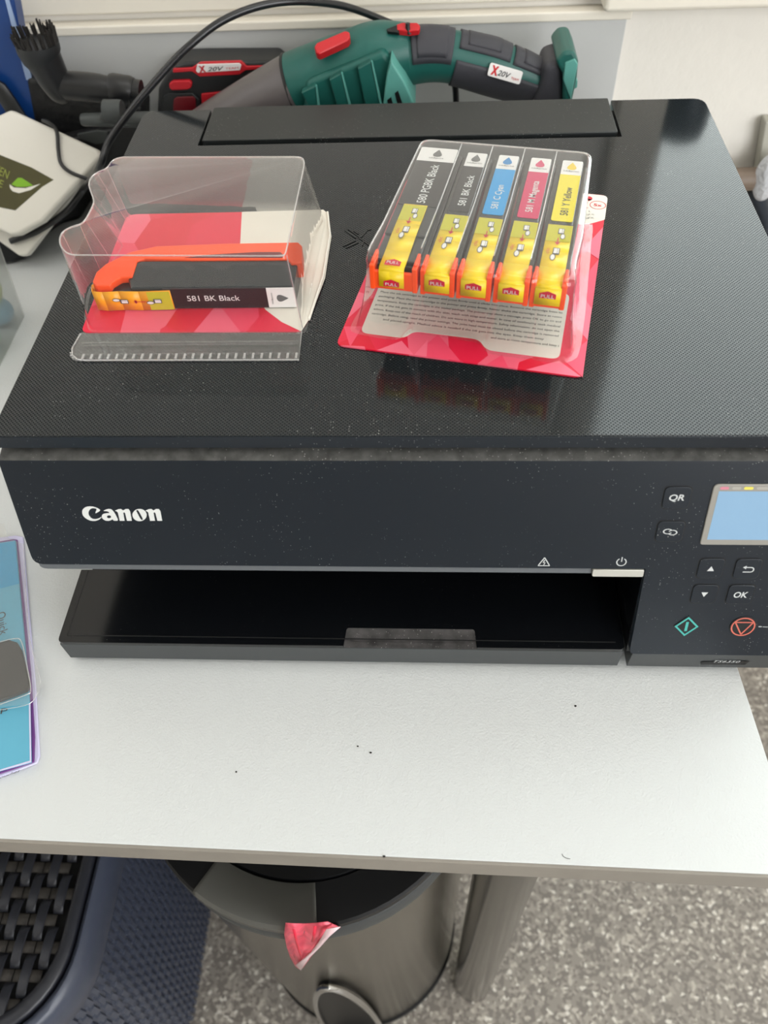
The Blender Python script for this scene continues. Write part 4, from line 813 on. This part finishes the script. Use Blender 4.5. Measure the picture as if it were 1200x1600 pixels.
tv = (AZ(8, 1108, 5) - AZ(-14, 1108, 5)).normalized(); text('cover_text', 'P', 3.4, AZ(6.5, 1111, 5.2), Vector((1, .12, 0)), Vector((-.12, 1, 0)), 'print_dark', b2, height=3.0, lift=.1)
text('edge_text', 'cartouches', 15, AZ(7, 1212.5, 1.7), (AZ(36, 1202, 1.6) - AZ(0, 1215, 1.6)), Vector((.3, 1, 0)), 'print_dark', b0, height=1.6, lift=.1)
cw = thing('clear_wallet', AZ(0, 960, 5.5), 'clear plastic wallet with a dark insert lying over the teal booklet', 'packaging')
wl = [(-80, 1110), (40, 1102), (56, 1088), (63, 1070), (60, 1050), (47, 1000), (40, 920), (37, 850), (12, 840), (6, 818), (-80, 820)]
put('film', MB().prism([AZ(x, y, 10.5) for x, y in wl], (0, 0, .3)), 'clear_plastic', cw, bevel=0)
put('film_edge', MB().tube([AZ(x, y, 10.7) for x, y in dense([(-20, 1112), (40, 1102), (56, 1088), (63, 1070), (60, 1050), (47, 1000), (40, 920), (37, 850)], 4)], .22, 6), 'edge_highlight', cw)
put('film_edge', MB().tube([AZ(x, y, 10.9) for x, y in dense([(-10, 1006), (22, 998), (34, 1004), (44, 1050), (48, 1078), (40, 1086), (-10, 1104)], 4)], .3, 6), 'edge_highlight', cw)
put('insert', MB().prism([AZ(x, y, 9.0) - Vector((0, 0, 3)) for x, y in ((-80, 1030), (-10, 1006), (14, 999), (26, 1003), (33, 1014), (46, 1066), (42, 1078), (-10, 1097), (-80, 1120))], (0, 0, 3)), 'dark_insert', cw, bevel=.8)

# ================================================================ crumbs and a hair on the desk
for x, y, a, b_ in ((559, 1166, .6, .4), (579, 1176, .7, .5), (369, 1206, .5, .5), (899, 1103, .7, .6), (600, 1338, .8, .5)):
    c_ = AZ(x, y, .3); bm_ = MB(); bm_.loft([[c_ + Vector((a * math.sin(t) * math.cos(p_) * rnd.uniform(.7, 1.2), b_ * math.sin(t) * math.sin(p_), -.28 * math.cos(t))) for p_ in [2 * math.pi * j / 7 for j in range(7)]] for t in (.4, 1.2, 1.9, 2.7)])
    where = {559: 'left of the close pair of black crumbs on the white desk', 579: 'right of the close pair of black crumbs on the white desk', 369: 'black crumb alone on the left half of the white desk', 899: 'black crumb nearest the right front of the printer', 600: 'black crumb on the front edge of the white desk'}[x]
    tag(put('crumb', bm_, 'crumb'), where, 'crumb', 'crumbs on the desk')
hr = put('hair', MB().tube([AZ(x, y, .15) for x, y in ((878, 1334), (880, 1338), (885, 1341), (891, 1342))], .12, 5), 'crumb'); tag(hr, 'short curled dark hair near the front edge of the desk', 'hair')

# ================================================================ right-hand pipework on the wall
pp_ = thing('radiator_pipe', (480, 420, AY(1180, 280, 425).z), 'brown painted heating pipe on the wall right of the printer', 'pipe')
pz = AY(1170, 280, 425)
put('pipe', MB().tube([AY(1120, 281, 425), AY(1192, 279, 425)], 9.5, 20), 'pipe_brown', pp_, bevel=0)
put('downpipe', MB().tube([AY(1176, 290, 430), AY(1190, 322, 430), AY(1196, 345, 431), AY(1190, 420, 432)], [8, 8, 7, 7], 16), 'mug_dark', pp_)
cc = AY(1199, 277, 420)
vv_ = MB(); vv_.loft([[cc + Vector(((11 + 2 * math.sin(5 * p_ + 3 * t)) * math.sin(t) * math.cos(p_), 12 * math.sin(t) * math.sin(p_), -21 * math.cos(t))) for p_ in [2 * math.pi * j / 16 for j in range(16)]] for t in [math.pi * (i + .5) / 10 for i in range(10)]])
put('valve_wrap', vv_, 'valve_white', pp_, sub=1)
du = put('grey_strip', MB().prism([AY(x, y, 436) for x, y in ((1196, 190), (1260, 190), (1240, 330), (1172, 330))], (0, 13, 0)), 'wall_strip_grey', bevel=1.5); tag(du, 'pale grey strip on the wall above the brown pipe', 'trunking')  # thin pale grey slab set against the wall
mg = thing('mug', (408, 470, WZ0), 'dark rounded mug on the window sill, seen only mirrored in the lid', 'mug')
put('cup', MB().lathe([(17, .2), (21, 6), (22.5, 30), (22, 55), (20, 66), (14, 70)], (412, 468, WZ0 + 12), 32), 'mug_dark', mg)

# ================================================================ pedal bin
BC = (110, -15, FZ); BH = 560
bn_ = thing('pedal_bin', BC, 'round brushed steel pedal bin with a black lid under the desk', 'bin')
put('barrel', MB().lathe([(116, 12), (117, 16), (119, BH - 22)], BC, 72), 'steel_bin', bn_)
put('base_ring', MB().lathe([(117, 0), (119.5, 3), (119.5, 12), (117, 15)], BC, 72), 'bin_black', bn_)
put('rim_band', MB().lathe([(119.5, BH - 22), (121.5, BH - 20), (121.5, BH - 2), (120, BH)], BC, 72), 'tray_grey', bn_)
ld = put('lid', MB().lathe([(119, BH), (120.6, BH + 2), (121, BH + 11), (119.5, BH + 13), (95, BH + 14), (94, BH + 12.5), (93, BH + 14.5), (0.5, BH + 17)], BC, 72), 'bin_black', bn_, sharp=20)
def ang(px, py, z):
    q = AZ(px, py, z); return math.degrees(math.atan2(q.y - BC[1], q.x - BC[0]))
a0, a1 = ang(311, 1378, FZ + BH + 15), ang(494, 1425, FZ + BH + 15)
if a0 > 0: a0 -= 360
if a1 > 0: a1 -= 360
put('lid_inlay', MB().lathe([(121.6, BH + 2), (121.6, BH + 11.4), (119.7, BH + 13.6), (95.2, BH + 14.7)], BC, 30, a0=math.radians(a0), a1=math.radians(a1)), 'bin_lid_grey', bn_, solid=.8, sharp=20)
# pink-red liner bag poking from under the lid
YL = None
bgp = thing('bin_liner', AZ(485, 1470, FZ + BH - 20), 'crumpled pink and white plastic bag corner poking out under the bin lid', 'bin bag')
def onbin(px, py, off):
    d = ray(px, py); C0 = _mm(CAM); D = Vector((d.x, d.y, d.z)); rr3 = 122 + off
    ox, oy = C0.x - BC[0], C0.y - BC[1]; a = D.x ** 2 + D.y ** 2; b = 2 * (ox * D.x + oy * D.y); c = ox ** 2 + oy ** 2 - rr3 ** 2; disc = max(b * b - 4 * a * c, 0)
    return C0 + D * ((-b - math.sqrt(disc)) / (2 * a))
q_ = onbin(514, 1547, 3); pa = math.atan2(q_.y - BC[1], q_.x - BC[0]); pH = q_.z - FZ
pd = Vector((math.cos(pa), math.sin(pa), 0)); ps = Vector((-pd.y, pd.x, 0)); pc = Vector(BC) + pd * 116
put('pedal_housing', MB().prism([pc + ps * 30 * math.cos(t) + Vector((0, 0, 2 + (pH - 3) * math.sin(t))) for t in [math.pi * i / 16 for i in range(17)]], pd * 6), 'bin_black', bn_, bevel=1.5)
put('pedal_arch', MB().tube([pc + pd * 7 + ps * 31 * math.cos(t) + Vector((0, 0, 2 + (pH - 3) * math.sin(t))) for t in [math.pi * i / 20 for i in range(21)]], 3.4, 10), 'chrome', bn_)
put('pedal', MB().prism([pc + ps * s_ + pd * d_ + Vector((0, 0, 8)) for s_, d_ in ((-16, 0), (16, 0), (20, 40), (-20, 40))], (0, 0, 5)), 'bin_black', bn_, bevel=1.5)
rows = [[(446, 1442), (460, 1443), (478, 1443), (495, 1442), (512, 1440), (532, 1449)], [(444, 1460), (456, 1462), (474, 1464), (492, 1462), (508, 1458), (524, 1454)], [(448, 1480), (460, 1482), (473, 1483), (487, 1480), (500, 1472), (514, 1462)], [(454, 1496), (461, 1498), (470, 1498), (480, 1494), (490, 1485), (503, 1474)], [(462, 1510), (466, 1513), (469, 1515), (473, 1512), (482, 1500), (495, 1482)]]
lm_ = MB().loft([[onbin(x, y, 2 + 3 * math.sin(i * 2.1 + j * 1.3)) for i, (x, y) in enumerate(rw)] for j, rw in enumerate(rows)], False, False, False)
put('film', lm_, 'bag_pink', bgp, solid=.4, sharp=180)
put('fold', MB().loft([[onbin(x, y, 7), onbin(x2, y2, 6)] for (x, y), (x2, y2) in (((532, 1448), (510, 1452)), ((515, 1463), (498, 1472)), ((500, 1480), (486, 1488)), ((484, 1496), (472, 1500)), ((470, 1516), (462, 1508)))], False, False, False), 'bag_pale', bgp, solid=.4)
put('red_streak', MB().loft([[onbin(x, y, 6.5), onbin(x + 4, y, 6.5)] for x, y in ((457, 1452), (461, 1470), (466, 1488), (469, 1497))], False, False, False), 'bag_red', bgp, solid=.2)
put('red_streak', MB().loft([[onbin(x, y, 7), onbin(x + 5, y, 7)] for x, y in ((490, 1447), (488, 1462), (486, 1472))], False, False, False), 'bag_red', bgp, solid=.2)

# ================================================================ plastic rattan basket
RZ = 450 + FZ
bk = thing('rattan_basket', (-230, -60, FZ), 'dark blue-grey woven plastic laundry basket with a lid, left of the steel bin', 'basket')
BX0, BX1, BY0, BY1 = -470, -62, -205, 170
def ring_at(ins, z, r_=72, n=10): return [Vector((x, y, z)) for x, y in rrect(BX0 + ins, BX1 - ins, BY0 + ins, BY1 - ins, max(r_ - ins * .6, 12), n)]
put('body', MB().loft([ring_at(26, FZ + 2), ring_at(17, RZ - 220), ring_at(9, RZ - 46)], True, False), 'basket_navy', bk)
put('rim', MB().loft([ring_at(9, RZ - 50), ring_at(4, RZ - 48), ring_at(1, RZ - 40), ring_at(0, RZ - 16), ring_at(1, RZ - 7), ring_at(4, RZ - 1), ring_at(7, RZ + 1), ring_at(10, RZ - 1), ring_at(11, RZ - 10)], False, False), 'basket_navy', bk, sharp=60)
put('lid_frame', MB().loft([ring_at(12, RZ - 10), ring_at(12.2, RZ), ring_at(14, RZ + 2), ring_at(20, RZ + 2), ring_at(22, RZ), ring_at(22, RZ - 8)], False, False), 'basket_lid', bk, sharp=60)
put('lid_underlay', MB().loft([ring_at(21, RZ - 11), ring_at(21, RZ - 9)], True, True), 'basket_inside', bk)
# woven lid: lengthways and crossways strips, each its own piece, only where the desk leaves the lid open to view
pu_, pv_ = 11.0, 19
def clipx(x, y):
    x1, y0 = BX1 - 23, BY0 + 23; r4 = 54
    if x > x1 or y < y0: return False
    if x > x1 - r4 and y < y0 + r4: return (x - x1 + r4) ** 2 + (y - y0 - r4) ** 2 < r4 * r4
    return True
long_me = None; cross_me = None
for i in range(15):
    xc = BX1 - 31 - i * pu_
    for j in range(-1, 7):
        yc = BY0 + 36 + j * pv_ * 2 + (pv_ if i % 2 else 0)
        if not clipx(xc + 3, yc - 4): continue
        if long_me is None:
            sec = []
            for t in (-1, -.85, -.6, 0, .6, .85, 1): sec.append([Vector((q * 3.9, t * 14.5, 2.6 - 4.0 * t ** 4 + w_)) for q, w_ in ((-1, 0), (-.85, .9), (.85, .9), (1, 0))])
            lo_ = put('long_strip', MB().loft([[p + Vector((xc, yc, RZ - 2)) for p in s_] for s_ in sec]), 'basket_lid', bk, sharp=50); long_me = lo_.data; base0 = (xc, yc)
        else:
            o = bpy.data.objects.new('long_strip', long_me); COL.objects.link(o); o.parent = bk; o.location = ((xc - base0[0]) / 1000, (yc - base0[1]) / 1000, 0)
for j in range(11):
    yc = BY0 + 36 - 19 + j * pv_
    for i in range(8):
        xc = BX1 - 31 - i * 2 * pu_ - (0 if j % 2 else pu_) 
        if not clipx(xc + 3, yc - 2): continue
        if cross_me is None:
            sec = [[Vector((t * 10.5, q * 4.2, 1.0 - 2.0 * t * t + w_)) for q, w_ in ((-1, 0), (-.8, .7), (.8, .7), (1, 0))] for t in (-1, -.5, 0, .5, 1)]
            lo_ = put('cross_strip', MB().loft([[p + Vector((xc, yc, RZ - 3.5)) for p in s_] for s_ in sec]), 'basket_cross', bk, sharp=50); cross_me = lo_.data; base1 = (xc, yc)
        else:
            o = bpy.data.objects.new('cross_strip', cross_me); COL.objects.link(o); o.parent = bk; o.location = ((xc - base1[0]) / 1000, (yc - base1[1]) / 1000, 0)
# moulded weave on the side: rows of small upright slats between thin bands (too fine and many to pick apart)
wv = MB()
def side_pt(s_, z, out):
    """s_ runs along the front edge, round the corner and up the right side; mm"""
    k_ = (z - FZ) / (RZ - 24 - FZ); ins = 26 - 17 * k_; r4 = 72 - ins * .6; x1, y0 = BX1 - ins, BY0 + ins
    arc = r4 * math.pi / 2
    if s_ < 0: return Vector((x1 - r4 + s_, y0 - out, z))
    if s_ < arc:
        a = -math.pi / 2 + s_ / r4; return Vector((x1 - r4 + (r4 + out) * math.cos(a), y0 + r4 + (r4 + out) * math.sin(a), z))
    return Vector((x1 + out, y0 + r4 + s_ - arc, z))
zrow = RZ - 56; row = 0
while zrow > FZ + 14:
    h_ = 23
    n_s = 44
    for i in range(n_s):
        s0 = -90 + i * 8.0 + (4.0 if row % 2 else 0); 
        lean = 1.4
        a = [side_pt(s0 + lean, zrow, .3), side_pt(s0 + 5.4 + lean, zrow, .3), side_pt(s0 + 5.4, zrow - h_, .3), side_pt(s0, zrow - h_, .3)]
        m0 = [side_pt(s0 + .5 + lean, zrow - 1, 3.8), side_pt(s0 + 4.7 + lean, zrow - 1, 3.8), side_pt(s0 + 4.7, zrow - h_ + 1, 3.8), side_pt(s0 + .5, zrow - h_ + 1, 3.8)]
        wv.add(a + m0, [(4, 5, 6, 7), (0, 1, 5, 4), (1, 2, 6, 5), (2, 3, 7, 6), (3, 0, 4, 7)])
    wv.loft([[side_pt(-90 + i * 12, zrow - h_ - .6, .2), side_pt(-90 + i * 12, zrow - h_ - 1.2, 1.6), side_pt(-90 + i * 12, zrow - h_ - 2.6, 1.6), side_pt(-90 + i * 12, zrow - h_ - 3.2, .2)] for i in range(30)], False, False, False)
    zrow -= h_ + 4; row += 1
wo = put('side_weave', wv, 'basket_navy', bk, sharp=30); wo['kind'] = 'stuff'
